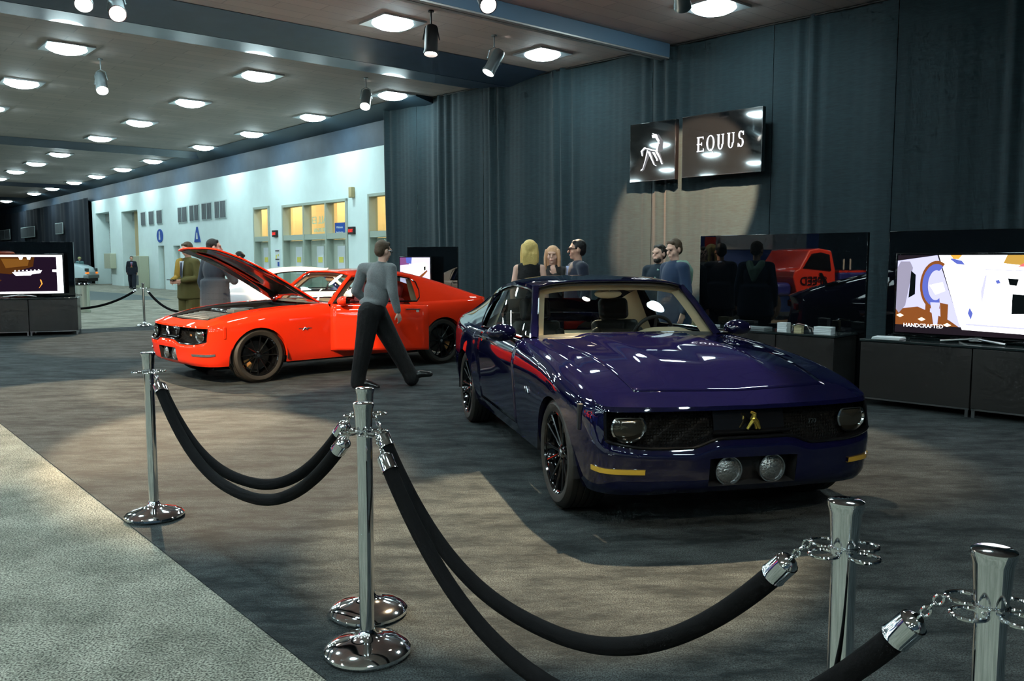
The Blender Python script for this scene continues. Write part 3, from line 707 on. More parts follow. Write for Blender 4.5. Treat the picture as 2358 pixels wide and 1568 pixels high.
# lobby behind glass
lb=MB(); a0,a1=21.7,52.
lb.add([W(a0,18.4,0),W(a1,18.4,0),W(a1,18.4,5),W(a0,18.4,5)],[(0,1,2,3)]); lb.add([W(a0,WB+.4,4.9),W(a1,WB+.4,4.9),W(a1,18.4,4.9),W(a0,18.4,4.9)],[(0,1,2,3)])
for a in(a0,a1): lb.add([W(a,WB+.36,0),W(a,18.4,0),W(a,18.4,5),W(a,WB+.36,5)],[(0,1,2,3)])
for a in (24.,28.3,31.,35.,39.5): wbox(lb,a,a+.35,0,4.9,16.6,16.9)
struct('wall_lobby',lb,m_yel,smooth=False)
for i,a in enumerate((24,28.5,33,37.5,42)):
    q=MB(); wbox(q,a-1.3,a+1.3,4.82,4.86,17.0,17.5); q.build('lobby_lamp',mat('lobby_glow',(1,1,1),.5,emit=(1.,.86,.62),es=22),bpy.data.objects['wall_lobby'],smooth=False)
# reversed lettering and blue poster on the glass
gb=MB(); a_,z_=onwall(727,505); t=text_mb('HALL E3',.40,.004); 
xform(t,basis(W(a_,WB+.21,z_-.15),E1,(0,0,1))).build('window_lettering',mat('decal_aqua',(.35,.65,.55),.5),bpy.data.objects['window_2'],smooth=False)
a_,z_=onwall(725,527); t=text_mb('MICHIGAN',.2,.004); xform(t,basis(W(a_,WB+.21,z_-.1),E1,(0,0,1))).build('window_lettering_small',MATS['decal_aqua'],bpy.data.objects['window_2'],smooth=False)
r=arect(760,513,783,547); o=MB(); wbox(o,r[0],r[1],r[2],r[3],WB+.19,WB+.21); o=o.build('window_banner',m_blue,None,smooth=False); o['label']='blue printed banner hanging inside the tall glazed door bay'; o['category']='banner'
t=text_mb('Welcome',.12,.004); am=(r[0]+r[1])/2
xform(t,basis(W(am,WB+.185,r[3]-.20),-E1,(0,0,1))).build('banner_text',m_paper,o,smooth=False)
t=text_mb('North American\nAuto Show',.075,.004); xform(t,basis(W(am,WB+.185,r[3]-.36),-E1,(0,0,1))).build('banner_text',m_paper,o,smooth=False)
# vents
m_vent=mat('vent_grey',(.13,.15,.16),.5); m_ventf=mat('vent_frame',(.62,.75,.73),.6)
def vent(u0,v0,u1,v1,b,lab,grp,flip=False):
    a1,zt=onwall(u0,v0,b); a0,_=onwall(u1,600,b); zb=onwall(u0,v1,b)[1]
    fb=MB(); wbox(fb,a0-.05,a1+.05,zb-.05,zt+.05,b-.03,b-.01); o=fb.build('wall_vent',m_ventf,None,smooth=False); o['label']=lab; o['category']='vent'; o['group']=grp
    s=MB(); n=max(4,int((a1-a0)/.12))
    for k in range(n):
        x=a0+(a1-a0)*(k+.5)/n
        if n>7 and k==n//2: continue
        wbox(s,x-.045,x+.045,zb,zt,b-.06,b-.03)
    s.build('louvre',m_vent,o,smooth=False); return o
words=['left','middle','right']
for i,(u0,u1) in enumerate(((326,340),(344,359),(362,378))): vent(u0,490-i*2.2,u1,519-i*2.2,WB,'grey wall vent, %s one of the group of three above the round blue sign'%words[i],'vents in the group of three')
for i,(u0,u1) in enumerate(((411,435),(438,462),(466,492),(496,525))): vent(u0,479-i*4.6,u1,512-i*3.2,WB,'grey wall vent, %s of the four above the triangular blue sign'%['leftmost','second from left','third from left','rightmost'][i],'vents in the group of four')
# drape over the far stretch of wall
m_drape=mat('drape_navy',(.006,.013,.024),.95)
mb=MB(); rows=[[],[]]
n=500
for k in range(n+1):
    a=AL+.02+(99-AL)*k/n; d=.12+.025*math.sin(a*5)+.04*math.sin(a*2.1+1)
    for r_,z in zip(rows,(0.02,5.5)): r_.append(W(a,WB-.05-d,z))
mb.grid(rows); o=mb.build('wall_drape',m_drape,None); o['label']='long dark navy drape covering the far left wall beyond the roller doors'; o['category']='drape'
for i,(u0,v0,u1,v1) in enumerate(((128,516,149,538),(49,526,84,547),(1,532,27,552))): vent(u0,v0,u1,v1,WB-.35,'pale vent in the dark drape, %s of three'%['nearest','middle','farthest'][i],'vents in the dark drape')
# signs
def disc_sign(u,v,w,h,kind,lab):
    a,z=onwall(u,v); 
    if kind=='round': pts=[(w/2*math.cos(k*pi/16),h/2*math.sin(k*pi/16)) for k in range(32)]
    else: pts=[(-w/2,-h/2),(w/2,-h/2),(w*.08,h/2),(-w*.08,h/2)]
    o=poly_mb(pts,basis(W(a,WB-.005,z),-E1,(0,0,1)),.03).build('wall_sign',m_blue,None,smooth=False); o['label']=lab; o['category']='sign'
    f=MB(); B=basis(W(a,WB-.042,z),-E1,(0,0,1))
    f=MB(); f.lathe([(0,0),(.1,0)],16,M=B@Matrix.Translation((0,h*.22 if kind=='round' else h*.0,0))); o1=f
    for q in ([(-.13,-h*.3),(.13,-h*.3),(.09,h*.1),(-.09,h*.1)],): o1.add([B@Vector((x,y,0)) for x,y in q],[(0,1,2,3)])
    o1.build('figure_symbol',m_paper,o,smooth=False)
disc_sign(369,543,.95,.70,'round','round blue washroom sign with a white figure, high on the pale wall'); disc_sign(455,540,.8,.72,'tri','triangular blue washroom sign with a white figure, high on the pale wall')
m_exitb=mat('exit_box',(.02,.02,.02),.5); m_exitr=mat('exit_letters',(.6,.02,.02),.5,emit=(1,.03,.02),es=1.2)
for u,v,l in ((636,538,'left of the wide glazed bay'),(813,531,'right of the wide glazed bay')):
    a,z=onwall(u,v); o=MB(); wbox(o,a-.18,a+.18,z-.13,z+.13,WB-.1,WB-.001); o=o.build('exit_sign',m_exitb,None,smooth=False); o['label']='black box exit sign with red lit letters, '+l; o['category']='sign'; o['group']='exit signs'
    t=text_mb('EXIT',.15,.003); xform(t,basis(W(a,WB-.105,z-.055),-E1,(0,0,1))).build('exit_letters',m_exitr,o,smooth=False)
a,z=onwall(814,443); o=MB(); wbox(o,a-.1,a+.1,z-.18,z+.18,WB-.15,WB-.001); o=o.build('wall_speaker',mat('speaker_beige',(.5,.42,.22),.6),None,mods=[bev(.02)]); o['label']='small beige loudspeaker box on the pale wall above the right exit sign'; o['category']='speaker'
a,z=onwall(640,596); o=MB(); wbox(o,a-.21,a+.21,z-.38,z+.38,WB-.02,WB-.001); o=o.build('wall_poster',m_paper,None,smooth=False); o['label']='white poster with small coloured blocks beneath the left exit sign'; o['category']='poster'
q=MB()
for x,y,c in ((-.1,.15,0),(.08,.12,1),(.1,.05,2)): wbox(q,a+x-.04,a+x+.04,z+y-.04,z+y+.04,WB-.03,WB-.02)
q.build('printed_blocks',m_yp,o,smooth=False)
q=MB(); wbox(q,a-.16,a-.02,z-.3,z-.12,WB-.03,WB-.02); q.build('printed_blocks',m_blue,o,smooth=False)
q=MB(); wbox(q,a-.17,a+.17,z+.3,z+.34,WB-.03,WB-.02); wbox(q,a-.17,a+.17,z-.04,z,WB-.03,WB-.02); q.build('printed_heading',m_exitb,o,smooth=False)
m_cab=mat('cabinet_beige',(.48,.5,.36),.55)
a,z=onwall(257,601); o=MB(); wbox(o,a-1.0,a+.3,z-.45,z+.45,WB-.35,WB-.001); o=o.build('electrical_box',m_cab,None,mods=[bev(.02)]); o['label']='pale beige electrical box on the wall between the two roller doors'; o['category']='electrical box'
a,z=onwall(333,640); o=MB(); wbox(o,a-.9,a+.6,.01,1.75,WB-.5,WB-.01); o=o.build('metal_cabinet',m_cab,None,mods=[bev(.02)]); o['label']='beige metal cabinet standing against the pale wall right of the nearer roller door'; o['category']='cabinet'
q=MB(); wbox(q,a-.6,a+.3,.15,.7,WB-.51,WB-.5); q.build('cabinet_grille',m_vent,o,smooth=False)
# ---------------------------------------------------------------- big curtain
m_cur=mat('curtain_cloth',(.05,.10,.115),.85,sheen=.15)
def _cur():
    N,L,b=nodes(m_cur); tc=N.new('ShaderNodeTexCoord'); mp=N.new('ShaderNodeMapping'); mp.inputs['Rotation'].default_value=(0,0,-math.atan2(E2.y,E2.x)); mp.inputs['Scale'].default_value=(1,1,9); L.new(tc.outputs['Object'],mp.inputs[0])
    n=N.new('ShaderNodeTexNoise'); n.inputs['Scale'].default_value=5; n.inputs['Detail'].default_value=7; n.inputs['Roughness'].default_value=.7; L.new(mp.outputs[0],n.inputs[0])
    r=N.new('ShaderNodeValToRGB'); r.color_ramp.elements[0].position=.3; r.color_ramp.elements[1].position=.72; r.color_ramp.elements[0].color=(.003,.010,.0145,1); r.color_ramp.elements[1].color=(.0085,.030,.038,1); L.new(n.outputs['Fac'],r.inputs[0]); L.new(r.outputs[0],b.inputs['Base Color'])
_cur()
CA0,CB0,CA1,CB1=23.3,14.55,-10.,16.9
def cpt(s,off,z): # s metres along from far end
    L_=math.hypot(CA1-CA0,CB1-CB0); t=s/L_; return W(CA0+(CA1-CA0)*t,CB0+(CB1-CB0)*t-off,z)
CUR_L=math.hypot(CA1-CA0,CB1-CB0)
rnd=random.Random(3); gath=[]
s=0
while s<CUR_L: gath.append((s,rnd.uniform(.25,.6),rnd.uniform(.06,.16))); s+=rnd.uniform(2.0,4.2)
seams=[]; s=1.5
while s<CUR_L: seams.append(s); s+=rnd.uniform(2.4,3.1)
def cdep(s,z):
    d=.03*math.sin(s*2.1+.6*math.sin(z*.5))+.02*math.sin(s*5.3+1)
    for g,w,am in gath:
        x=(s-g)/w
        if abs(x)<2.2: d+=am*math.exp(-x*x)*(.5+.5*math.sin(s*19+g*7+z*.15))*(.5+.5*sstep(0,5.5,z))
    d+=.004*math.sin(s*31+3*math.sin(s))*.8
    return .05+d
mb=MB(); bounds=[0]+seams+[CUR_L]
for i in range(len(bounds)-1):
    s0,s1=bounds[i],bounds[i+1]-.012; n=int((s1-s0)/.045)
    mb.grid([[cpt(s,cdep(s,z),z) for z in lin(.02,H-.005,12)] for s in lin(s0,s1,n)])
o=mb.build('stage_curtain',m_cur,None,ang=80); o['label']='tall dark teal-black curtain hung from ceiling to floor behind the cars'; o['category']='curtain'
struct('trim_4',MB().tube([cpt(0,.1,H-.03),cpt(CUR_L,.1,H-.03)],.02,8),M_blackm if 'black_matt' in MATS else mat('black_matt',(.012,.012,.013),.6))
# ---------------------------------------------------------------- ceiling lights
m_lamp=mat('lamp_glow',(1,1,1),.5,emit=(.72,.95,1.),es=40.)
m_lfr=mat('lamp_frame',(.65,.7,.72),.3,.8)
def place_lights():
    A=[-9.5,-4.6,.3,5.2,10.2,15.0,21.45,26.4,31.35,36.3,42.9,47.8,52.8,57.9,63.7,69.3,79.7]
    proto=None
    for bi,b in enumerate((-3.6,.7,5.0,9.5,13.55)):
        for ai,a in enumerate(A):
            if a>30 and b<5: continue
            if a>36.5 and b<9: continue
            if b>13 and a<9: continue
            if b>4 and a<9: continue
            aa=a
            if b==13.55 and abs(a-5.2)<.1: pass
            if b==9.5 and a==10.2: extra=True
            p=W(aa,b,H)
            if proto is None:
                t=empty('ceiling_light','','ceiling light'); 
                fb=MB(); fb.box((0,0,-.02),(.98,.98,.04)); fb.build('lamp_frame',m_lfr,t,smooth=False)
                lbm=MB(); lbm.lathe([(0,-.16),(.16,-.15),(.28,-.12),(.38,-.075),(.44,-.02)],28); lbm.build('lamp_disc',m_lamp,t)
                proto=t
            else: t=dup(proto)
            t.location=p; t.rotation_euler=(0,0,math.atan2(E2.y,E2.x))
            q=p-Vector((0,0,HC)); dep=q.y*math.cos(PIT)-q.z*math.sin(PIT)
            px=CX+F*q.x/dep if dep>0 else -1; py=CY-F*(q.y*math.sin(PIT)+q.z*math.cos(PIT))/dep if dep>0 else -1
            row={-3.6:'far row',.7:'outer row',5.0:'leftmost row',9.5:'middle row',13.55:'row nearest the white wall'}[b]
            vis=0<px<2358 and -60<py<1568
            n=sorted([x for x in A]).index(a)
            ordw=['first','second','third','fourth','fifth','sixth','seventh','eighth','ninth','tenth','eleventh','twelfth','thirteenth','fourteenth','fifteenth','sixteenth','seventeenth']
            if vis:
                seen.setdefault(b,[]).append((a,t,row))
            else:
                t['label']='bright white ceiling lamp beyond the edge of the picture'
                t['group']='ceiling lamps outside the frame'
seen={}
place_lights()
_x=dup([o for o in bpy.data.objects if o.name=='ceiling_light'][0],'bright white ceiling lamp beyond the edge of the picture','ceiling lamps outside the frame',W(3.8,8.35,H),math.atan2(E2.y,E2.x))
m_lampfar=mat('lamp_glow_far',(1,1,1),.5,emit=(.72,.95,1.),es=40.); m_lampfar.cycles.emission_sampling='NONE'
_base=[o for o in bpy.data.objects if o.name=='ceiling_light'][0]; _far=None
for b in (-7.9,-12.2,-16.5,-20.8,-25.1,-29.4,-33.7,-38,-42.3):
    for a in (-9.5,-4.6,.3,5.2,10.2,15.0,21.45,26.4,31.35,36.3,42.9,47.8):
        t=dup(_base if _far is None else _far,'white ceiling lamp in the part of the hall behind the camera','ceiling lamps behind the camera',W(a,b,H))
        if _far is None:
            _far=t
            for c_ in t.children:
                if c_.name.startswith('lamp_disc'): c_.data=c_.data.copy(); c_.data.materials[0]=m_lampfar
        t.rotation_euler=(0,0,math.atan2(E2.y,E2.x))
ordw=['nearest','second nearest','third nearest','fourth nearest','fifth nearest','sixth nearest','seventh nearest','eighth nearest','ninth nearest','tenth nearest','eleventh nearest','twelfth nearest','thirteenth nearest']
for b,l in seen.items():
    l.sort(key=lambda x:x[0])
    for i,(a,t,row) in enumerate(l):
        t['label']='glowing ceiling lamp, %s to the camera in the %s'%(ordw[min(i,12)],row); t['group']='ceiling lamps in rows'
# ================================================================ PEOPLE
SKIN=mat('skin_warm',(.72,.40,.28),.5,noise_=(6,.08,(1,1,1))); SKINP=mat('skin_pale',(.80,.48,.36),.5,noise_=(6,.08,(1,1,1)))
M_eye=mat('eye_dark',(.02,.015,.01),.2); M_lip=mat('lip',(.5,.14,.12),.5); M_shoe=mat('shoe_black',(.012,.012,.012),.3,coat=.3)
def hand(mb,w,d,n,s=1,curl=.6,k=1.):
    """w wrist, d pointing direction, n palm normal; thumb on side d x n"""
    w=Vector(w); d=Vector(d).normalized(); n=Vector(n); n=(n-d*n.dot(d)).normalized(); t=d.cross(n)*s
    c=w+d*.05*k
    for j in(-.026,-.009,.009,.026): mb.cap(w+d*.012*k+t*j*.6*k,w+d*.085*k+t*j*k,.015*k,.0125*k,8)
    for j,L in((.030,.062),(.010,.072),(-.010,.068),(-.029,.052)):
        p=w+d*.088*k+t*j*k; dirn=d
        for q,(f,r) in enumerate(((.45,.0098),(.32,.009),(.23,.0082))):
            ang=curl*(.5+.35*q); dirn=(d*math.cos(ang*(q+1)*.6)+n*math.sin(ang*(q+1)*.6)).normalized()
            e=p+dirn*L*f*k; mb.cap(p,e,r*k,r*.92*k,8); p=e
    p=w+d*.03*k+t*.026*k; e=p+(d*.6+t*.7+n*.25).normalized()*.038*k; mb.cap(p,e,.0135*k,.0115*k,8); mb.cap(e,e+(d*.85+t*.25+n*.4).normalized()*.03*k,.011*k,.009*k,8)
DEF=dict(pelvis=(0,0,.96),chest=(0,0,1.31),neck=(-.01,0,1.47),head=(.015,0,1.645),
 shL=(0,.175,1.425),elL=(-.02,.235,1.14),wrL=(.05,.245,.90),shR=(0,-.175,1.425),elR=(-.02,-.235,1.14),wrR=(.05,-.245,.90),
 hipL=(0,.09,.93),knL=(.015,.10,.50),anL=(-.02,.10,.085),toL=(.13,.12,.035),hipR=(0,-.09,.93),knR=(.015,-.10,.50),anR=(-.02,-.10,.085),toR=(.13,-.12,.035))
def person(label,loc,rz,h=1.78,J=None,tyaw=0.,hyaw=0.,hpitch=0.,skin=None,hair=None,hairstyle='short',outer=None,hem=.80,sleeve=True,trousers=None,shirt=None,tie=None,skirt=False,vox=.011,fem=False,handd=None,hcurl=.6,fat=1.,collar=None):
    skin=skin or SKIN; k=h/1.78
    j={a:Vector(b) for a,b in DEF.items()}
    if fem:
        for s in 'LR':
            for q in('sh','el','wr'): j[q+s].y*=.86
    c0=Vector((0,0,0)); RT=Matrix.Rotation(R(tyaw),4,'Z'); off=Vector((0,0,0))
    if J and 'lean' in J: off=Vector(J.pop('lean'))
    for a in('chest','neck','head','shL','elL','wrL','shR','elR','wrR'):
        f=sstep(.9,1.5,j[a].z) if a in('neck','head','shL','shR','chest') else .8
        j[a]=RT@j[a]+off*f
    if J:
        for a,b in J.items(): j[a]=(RT@Vector(b) if a[:2] in('sh','el','wr') else Vector(b))
    loc=(loc[0],loc[1],.012)
    root=empty('person',label,'person',loc,R(rz)); root.scale=(k,k,k)
    cy,sy=math.cos(R(tyaw)),math.sin(R(tyaw))
    MT=lambda p:Matrix.Translation(p)@RT
    b=MB()
    def torso(mb,g,gl=1.,pel=True):
        wsh=.86 if fem else 1.
        mb.ell((0,0,0),(.108*fat+g,(.158*wsh)*fat**.5+g,.20+g),20,12,M=MT(j['chest'])); mid=(j['chest']+j['pelvis'])/2
        mb.ell((0,0,0),((.098 if not fem else .082)*fat+g,(.138 if not fem else .112)*fat+g,.20+g),20,12,M=MT(mid)); mb.ell((0,0,0),(.108*fat+g,.158*(1.02 if fem else 1)+g,(.13+g) if pel else .07),20,12,M=MT(j['pelvis']+Vector((0,0,-.02 if pel else .08))))
        up=(j['shL']+j['shR'])/2
        for s in 'LR': mb.cap(j['neck']*.55+up*.45+Vector((0,0,-.02)),(j['sh'+s] if (sleeve or g==0) else up+(j['sh'+s]-up)*.62),.062+g,.056*(.9 if fem else 1)+g)
    torso(b,0)
    b.cap(j['neck']+Vector((0,0,-.05)),j['head']+Vector((-.01,0,-.07)),.052,.050)
    for s in 'LR':
        b.chain([j['sh'+s],j['el'+s],j['wr'+s]],[.050,.040,.027]); b.chain([j['hip'+s],j['kn'+s],j['an'+s],],[.085,.055,.036]); b.chain([j['an'+s]+Vector((-.02,0,-.01)),j['to'+s]],[.030,.022])
        w=j['wr'+s]; d=(handd or {}).get(s)
        if d is None: d=((w-j['el'+s]).normalized(), RT@Vector((0,-1 if s=='L' else 1,0)))
        hand(b,w,d[0],d[1],1 if s=='L' else -1,hcurl if not isinstance(hcurl,dict) else hcurl[s])
    HM=Matrix.Translation(j['head'])@Matrix.Rotation(R(hyaw),4,'Z')@Matrix.Rotation(R(hpitch),4,'Y')
    b.ell((-.012,0,.022),(.096,.077,.098),20,14,M=HM); b.ell((.018,0,-.05),(.062,.056,.068),16,12,M=HM); b.ell((.055,0,-.095),(.028,.028,.022),12,8,M=HM)
    P=lambda x,y,z:HM@Vector((x,y,z))
    b.cap(P(.085,0,.012),P(.108,0,-.030),.010,.014,8); b.cap(P(.078,-.045,.030),P(.084,0,.030),.012,.012,8); b.cap(P(.084,0,.030),P(.078,.045,.030),.012,.012,8)
    b.cap(P(.078,-.02,-.063),P(.078,.02,-.063),.012,.012,8)
    for s in(1,-1): b.ell((-.008,s*.08,-.008),(.02,.012,.032),10,8,M=HM); b.ell((.052,s*.042,-.03),(.03,.026,.03),10,8,M=HM)
    b.build('body',skin,root,mods=[('REMESH',dict(mode='VOXEL',voxel_size=vox*.75,use_smooth_shade=True)),('SMOOTH',dict(factor=.5,iterations=3))])
    e=MB()
    for s in(1,-1): e.ell((.0835,s*.030,.008),(.010,.011,.006),10,8,M=HM)
    e.build('eyes',M_eye,root); MB().ell((.087,0,-.064),(.008,.018,.0065),10,8,M=HM).build('lips',M_lip if fem else mat('lip_male',(.5,.24,.18),.5),root)
    rm=lambda v:[('REMESH',dict(mode='VOXEL',voxel_size=v,use_smooth_shade=True)),('SMOOTH',dict(factor=.5,iterations=4))]
    if hair:
        hb=MB()
        if hairstyle=='short':
            hb.ell((-.026,0,.045),(.094,.083,.088),20,14,M=HM); hb.ell((-.055,0,.0),(.062,.075,.08),16,12,M=HM); hb.cap(P(.035,-.038,.092),P(.035,.038,.092),.026,.026)
            for s in(1,-1): hb.cap(P(.02,s*.072,.04),P(.02,s*.074,.01),.012,.008)
        elif hairstyle=='long':
            hb.ell((-.022,0,.04),(.103,.092,.098),20,14,M=HM)
            for k_,y in enumerate(lin(-.07,.07,7)): hb.chain([P(-.05,y*.9,.06),P(-.082-.008*(k_%2),y*1.05,-.04),P(-.078,y*1.05,-.14),P(-.06,y*.9,-.20-.035*((k_*5)%3))],[.036,.030,.024,.012])
            for s in(1,-1): hb.chain([P(.02,s*.078,.06),P(.03,s*.092,-.03),P(.03,s*.092,-.13),P(.03,s*.09,-.22)],[.028,.026,.024,.014])
        elif hairstyle=='bun':
            hb.ell((-.022,0,.04),(.098,.086,.092),20,14,M=HM); hb.ell((-.11,0,.03),(.04,.04,.04),12,8,M=HM); hb.ell((-.05,0,0),(.066,.08,.08),M=HM)
        elif hairstyle=='cap':
            hb.ell((-.01,0,.04),(.125,.11,.10),20,14,M=HM); hb.cap(P(.08,-.03,.04),P(.15,-.03,.02),.035,.03); hb.cap(P(.08,.03,.04),P(.15,.03,.02),.035,.03)
        hb.build('cap' if hairstyle=='cap' else 'hair',hair,root,mods=rm(.009))
    if trousers:
        t=MB()
        t.ell((0,0,0),(.125*fat,.172*fat**.5,.14),20,12,M=Matrix.Translation(j['pelvis']-Vector((0,0,.03)))@RT); t.ell((0,0,0),(.112*fat,.155*fat**.5,.10),20,12,M=Matrix.Translation(j['pelvis']+Vector((0,0,.05)))@RT)
        for s in 'LR':
            kn=j['kn'+s]; an=j['an'+s]
            t.chain([j['hip'+s]+Vector((0,0,-.02)),kn,an+(kn-an)*.12+Vector((-.015,0,0)),an+Vector((-.01,0,-.03))],[.135*(fat**.5 if hem>=.9 else .9),.108*fat**.5,.092,.096])
        t.build('trousers',trousers,root,mods=rm(.013))
    for s in 'LR':
        sh=MB()
        a=j['an'+s]; q=j['to'+s]; d=(q-a); d.normalize()
        sh.chain([a+Vector((-.035,0,-.045)) if abs(d.z)<.5 else a-d*.03+Vector((0,0,-.03)),q+Vector((-.04,0,.012))-d*.0,q+d*.09],[.048,.050,.036])
        sh.build('shoe',M_shoe,root,mods=rm(.012))
    if skirt:
        s_=MB(); rws=[]
        for z,rx,ry in((1.12,.12,.14),(.95,.135,.18),(.75,.14,.18),(.52,.13,.17)): rws.append([Vector((rx*math.cos(a),ry*math.sin(a),z)) for a in [2*pi*i/28 for i in range(28)]])
        s_.grid(rws,closeu=True); s_.build('skirt',outer,root)
    if outer:
        o=MB(); torso(o,.020,pel=hem<.9)
        for s in 'LR':
            if sleeve:
                w=j['wr'+s]; el=j['el'+s]; o.chain([j['sh'+s],el,el+(w-el)*.93],[.074,.062,.045])
        if not skirt:
            z0=j['pelvis'].z
            if hem<.9:
                for i in range(14):
                    f=i/13; z=1.12+(hem-1.12)*f
                    o.ell((0,0,0),(.165*fat+.012*f,.215*fat**.7+.014*f,.06),20,8,M=Matrix.Translation(Vector((0,0,z+.03)))@RT)
        ob=o.build('jacket' if sleeve else 'dress_top',outer,root,mods=rm(.012))
    if shirt:
        s_=MB(); up=j['chest']
        V=MT(j['chest'])
        s_.add([V@Vector(p) for p in((.136,-.052,.14),(.136,.052,.14),(.15,.03,0),(.145,.008,-.2),(.145,-.008,-.2),(.15,-.03,0))],[(0,1,2,3,4,5)])
        for s in(1,-1): s_.tube([j['neck']+RT@Vector((-.06,0,.015)),j['neck']+RT@Vector((-.02,s*.062,.005)),j['neck']+RT@Vector((.05,s*.045,-.03)),j['neck']+RT@Vector((.08,s*.008,-.055))],[.018,.02,.02,.012],8)
        s_.build('shirt',shirt,root)
        if tie: MB().add([V@Vector(p) for p in((.152,-.016,.12),(.152,.016,.12),(.162,.03,-.08),(.158,0,-.16),(.162,-.03,-.08))],[(0,1,2,3,4)]).build('tie',tie,root)
    root['_j']=0; del root['_j']
    return root,j,HM,RT
NAVY=mat('cloth_navy',(.012,.018,.04),.85,sheen=.3); BLK=mat('cloth_black',(.006,.006,.0065),.85,sheen=.02,bump=(25,.4,.02)); GREY=mat('cloth_grey_knit',(.17,.19,.195),.9,sheen=.3,noise_=(80,.15,(1,1,1)),bump=(9,.5,.02))
SUIT=mat('cloth_charcoal',(.035,.045,.06),.8,sheen=.2); SHIRT=mat('shirt_white',(.7,.75,.85),.7); SHB=mat('shirt_blue',(.45,.55,.85),.7); OLIVE=mat('cloth_olive',(.10,.085,.022),.85); TAN=mat('cloth_mustard',(.40,.24,.035),.85)
HBR=mat('hair_brown',(.085,.055,.030),.6,bump=(90,.6,.01)); HBL=mat('hair_blonde',(.78,.56,.18),.5,bump=(60,.6,.01)); HBK=mat('hair_black',(.008,.007,.007),.45,bump=(90,.5,.01)); HDK=mat('hair_dark',(.03,.025,.02),.5,bump=(90,.5,.01))
def gp(u,Y): p=atY(u,700,Y); return (p.x,Y,0)
def mk_people():
    # walker
    o=gp(858,10.3)
    r,j,HM,RT=person('man in grey sweater and black trousers striding past the red car, back to us',o,0,1.78,
      J=dict(lean=(.13,0,0),pelvis=(0,0,.95),hipL=(.02,.09,.93),knL=(.22,.12,.52),anL=(.455,.13,.115),toL=(.585,.14,.125),hipR=(-.03,-.08,.93),knR=(-.10,-.08,.50),anR=(-.17,-.06,.085),toR=(-.03,-.07,.035),
             elR=(.0,-.30,1.16),wrR=(.07,-.32,.92),elL=(.0,.25,1.16),wrL=(.18,.2,1.0),shR=(.05,-.24,1.43),shL=(.05,.17,1.43)),
      tyaw=62,hyaw=48,hpitch=8,skin=SKINP,hair=HBR,outer=GREY,hem=.93,trousers=BLK,vox=.009,fat=1.08)
    c=MB().lathe([(.066,-.04),(.062,.0),(.064,.025),(.058,.025)],20,M=Matrix.Translation(j['neck']+Vector((0,0,.015)))); c.build('sweater_collar',GREY,r)
    g=MB(); 
    for s in(1,-1): g.tube([HM@Vector((-.02,s*.085,.01)),HM@Vector((.09,s*.06,.012))],.003,6)
    for s in(1,-1): g.tube([HM@Vector((.098,s*(.034+.022*math.cos(a)),.008+.017*math.sin(a))) for a in [k*pi/6 for k in range(13)]],.003,6)
    g.build('spectacles',M_black,r)
    # blonde woman, back to us
    r,*_=person('blonde woman in black sleeveless dress standing with her back to the camera',gp(1219,10.6),82,1.79,hyaw=10,fem=True,skin=SKINP,hair=HBL,hairstyle='long',outer=BLK,sleeve=False,skirt=True)
    r,j,HM,RT=person('fair-haired woman in dark top facing the camera with a hand raised to her chin',gp(1273,11.3),-118,1.73,
       J=dict(elL=(.10,.20,1.15),wrL=(.14,.10,1.385)),fem=True,skin=SKINP,hair=mat('hair_strawberry',(.8,.45,.25),.5,bump=(60,.6,.01)),hairstyle='long',outer=mat('cloth_dark_grey',(.03,.028,.028),.85),sleeve=True,skirt=True,hyaw=18,
       handd={'L':(Vector((.1,-.35,1)),Vector((-.6,0,0)))},hcurl={'L':.9,'R':.5})
    sc=MB(); sc.tube([j['neck']+Vector((.03,.06,-.02)),j['neck']+Vector((.10,.02,-.14)),j['neck']+Vector((.11,-.02,-.26))],[.02,.026,.012],8); sc.build('necklace',mat('necklace_grey',(.3,.35,.35),.4,.4,bump=(40,.8,.02)),r)
    r,j,HM,RT=person('man in dark navy suit with black hair and glasses, in left profile',gp(1330,10.6),196,1.80,skin=SKIN,hair=HBK,outer=NAVY,hem=.78,trousers=NAVY,shirt=SHB,tie=NAVY,hyaw=-14)
    g=MB()
    for s in(1,-1):
        g.tube([HM@Vector((-.02,s*.085,.012)),HM@Vector((.095,s*.062,.012))],.004,6); g.tube([HM@Vector((.10,s*(.034+.024*math.cos(a)),.006+.019*math.sin(a))) for a in [k*pi/6 for k in range(13)]],.004,6)
    g.build('spectacles',M_black,r)
    r,j,HM,RT=person('bearded man in dark jacket with mint scarf, half hidden behind the navy coat',gp(1517,11.3),-128,1.75,skin=SKINP,hair=HDK,outer=mat('cloth_slate',(.015,.03,.045),.85),hem=.80,trousers=BLK,fat=1.12,hyaw=-10)
    b=MB(); b.ell((.035,0,-.08),(.055,.058,.045),M=HM); b.build('beard',HDK,r,mods=[('REMESH',dict(mode='VOXEL',voxel_size=.01,use_smooth_shade=True))])
    mint=mat('cloth_mint',(.30,.48,.38),.85)
    MB().tube([j['neck']+Vector((-.03,.07,.0)),j['neck']+Vector((.09,.03,-.05)),j['neck']+Vector((.12,-.0,-.18)),j['neck']+Vector((.13,0,-.3))],[.035,.04,.04,.02],10).build('scarf',mint,r)
    MB().box(j['chest']+Vector((.16,-.02,-.16)),(.01,.09,.06)).build('badge',mat('badge_green',(.05,.7,.1),.5),r)
    r,j,HM,RT=person('young man in navy coat with a pale mint hood down his back, head tilted left',gp(1552,10.4),205,1.80,skin=SKINP,hair=HBR,outer=mat('cloth_coat_navy',(.012,.035,.085),.85,sheen=.2),hem=.74,trousers=BLK,hyaw=10,hpitch=14,fat=1.15)
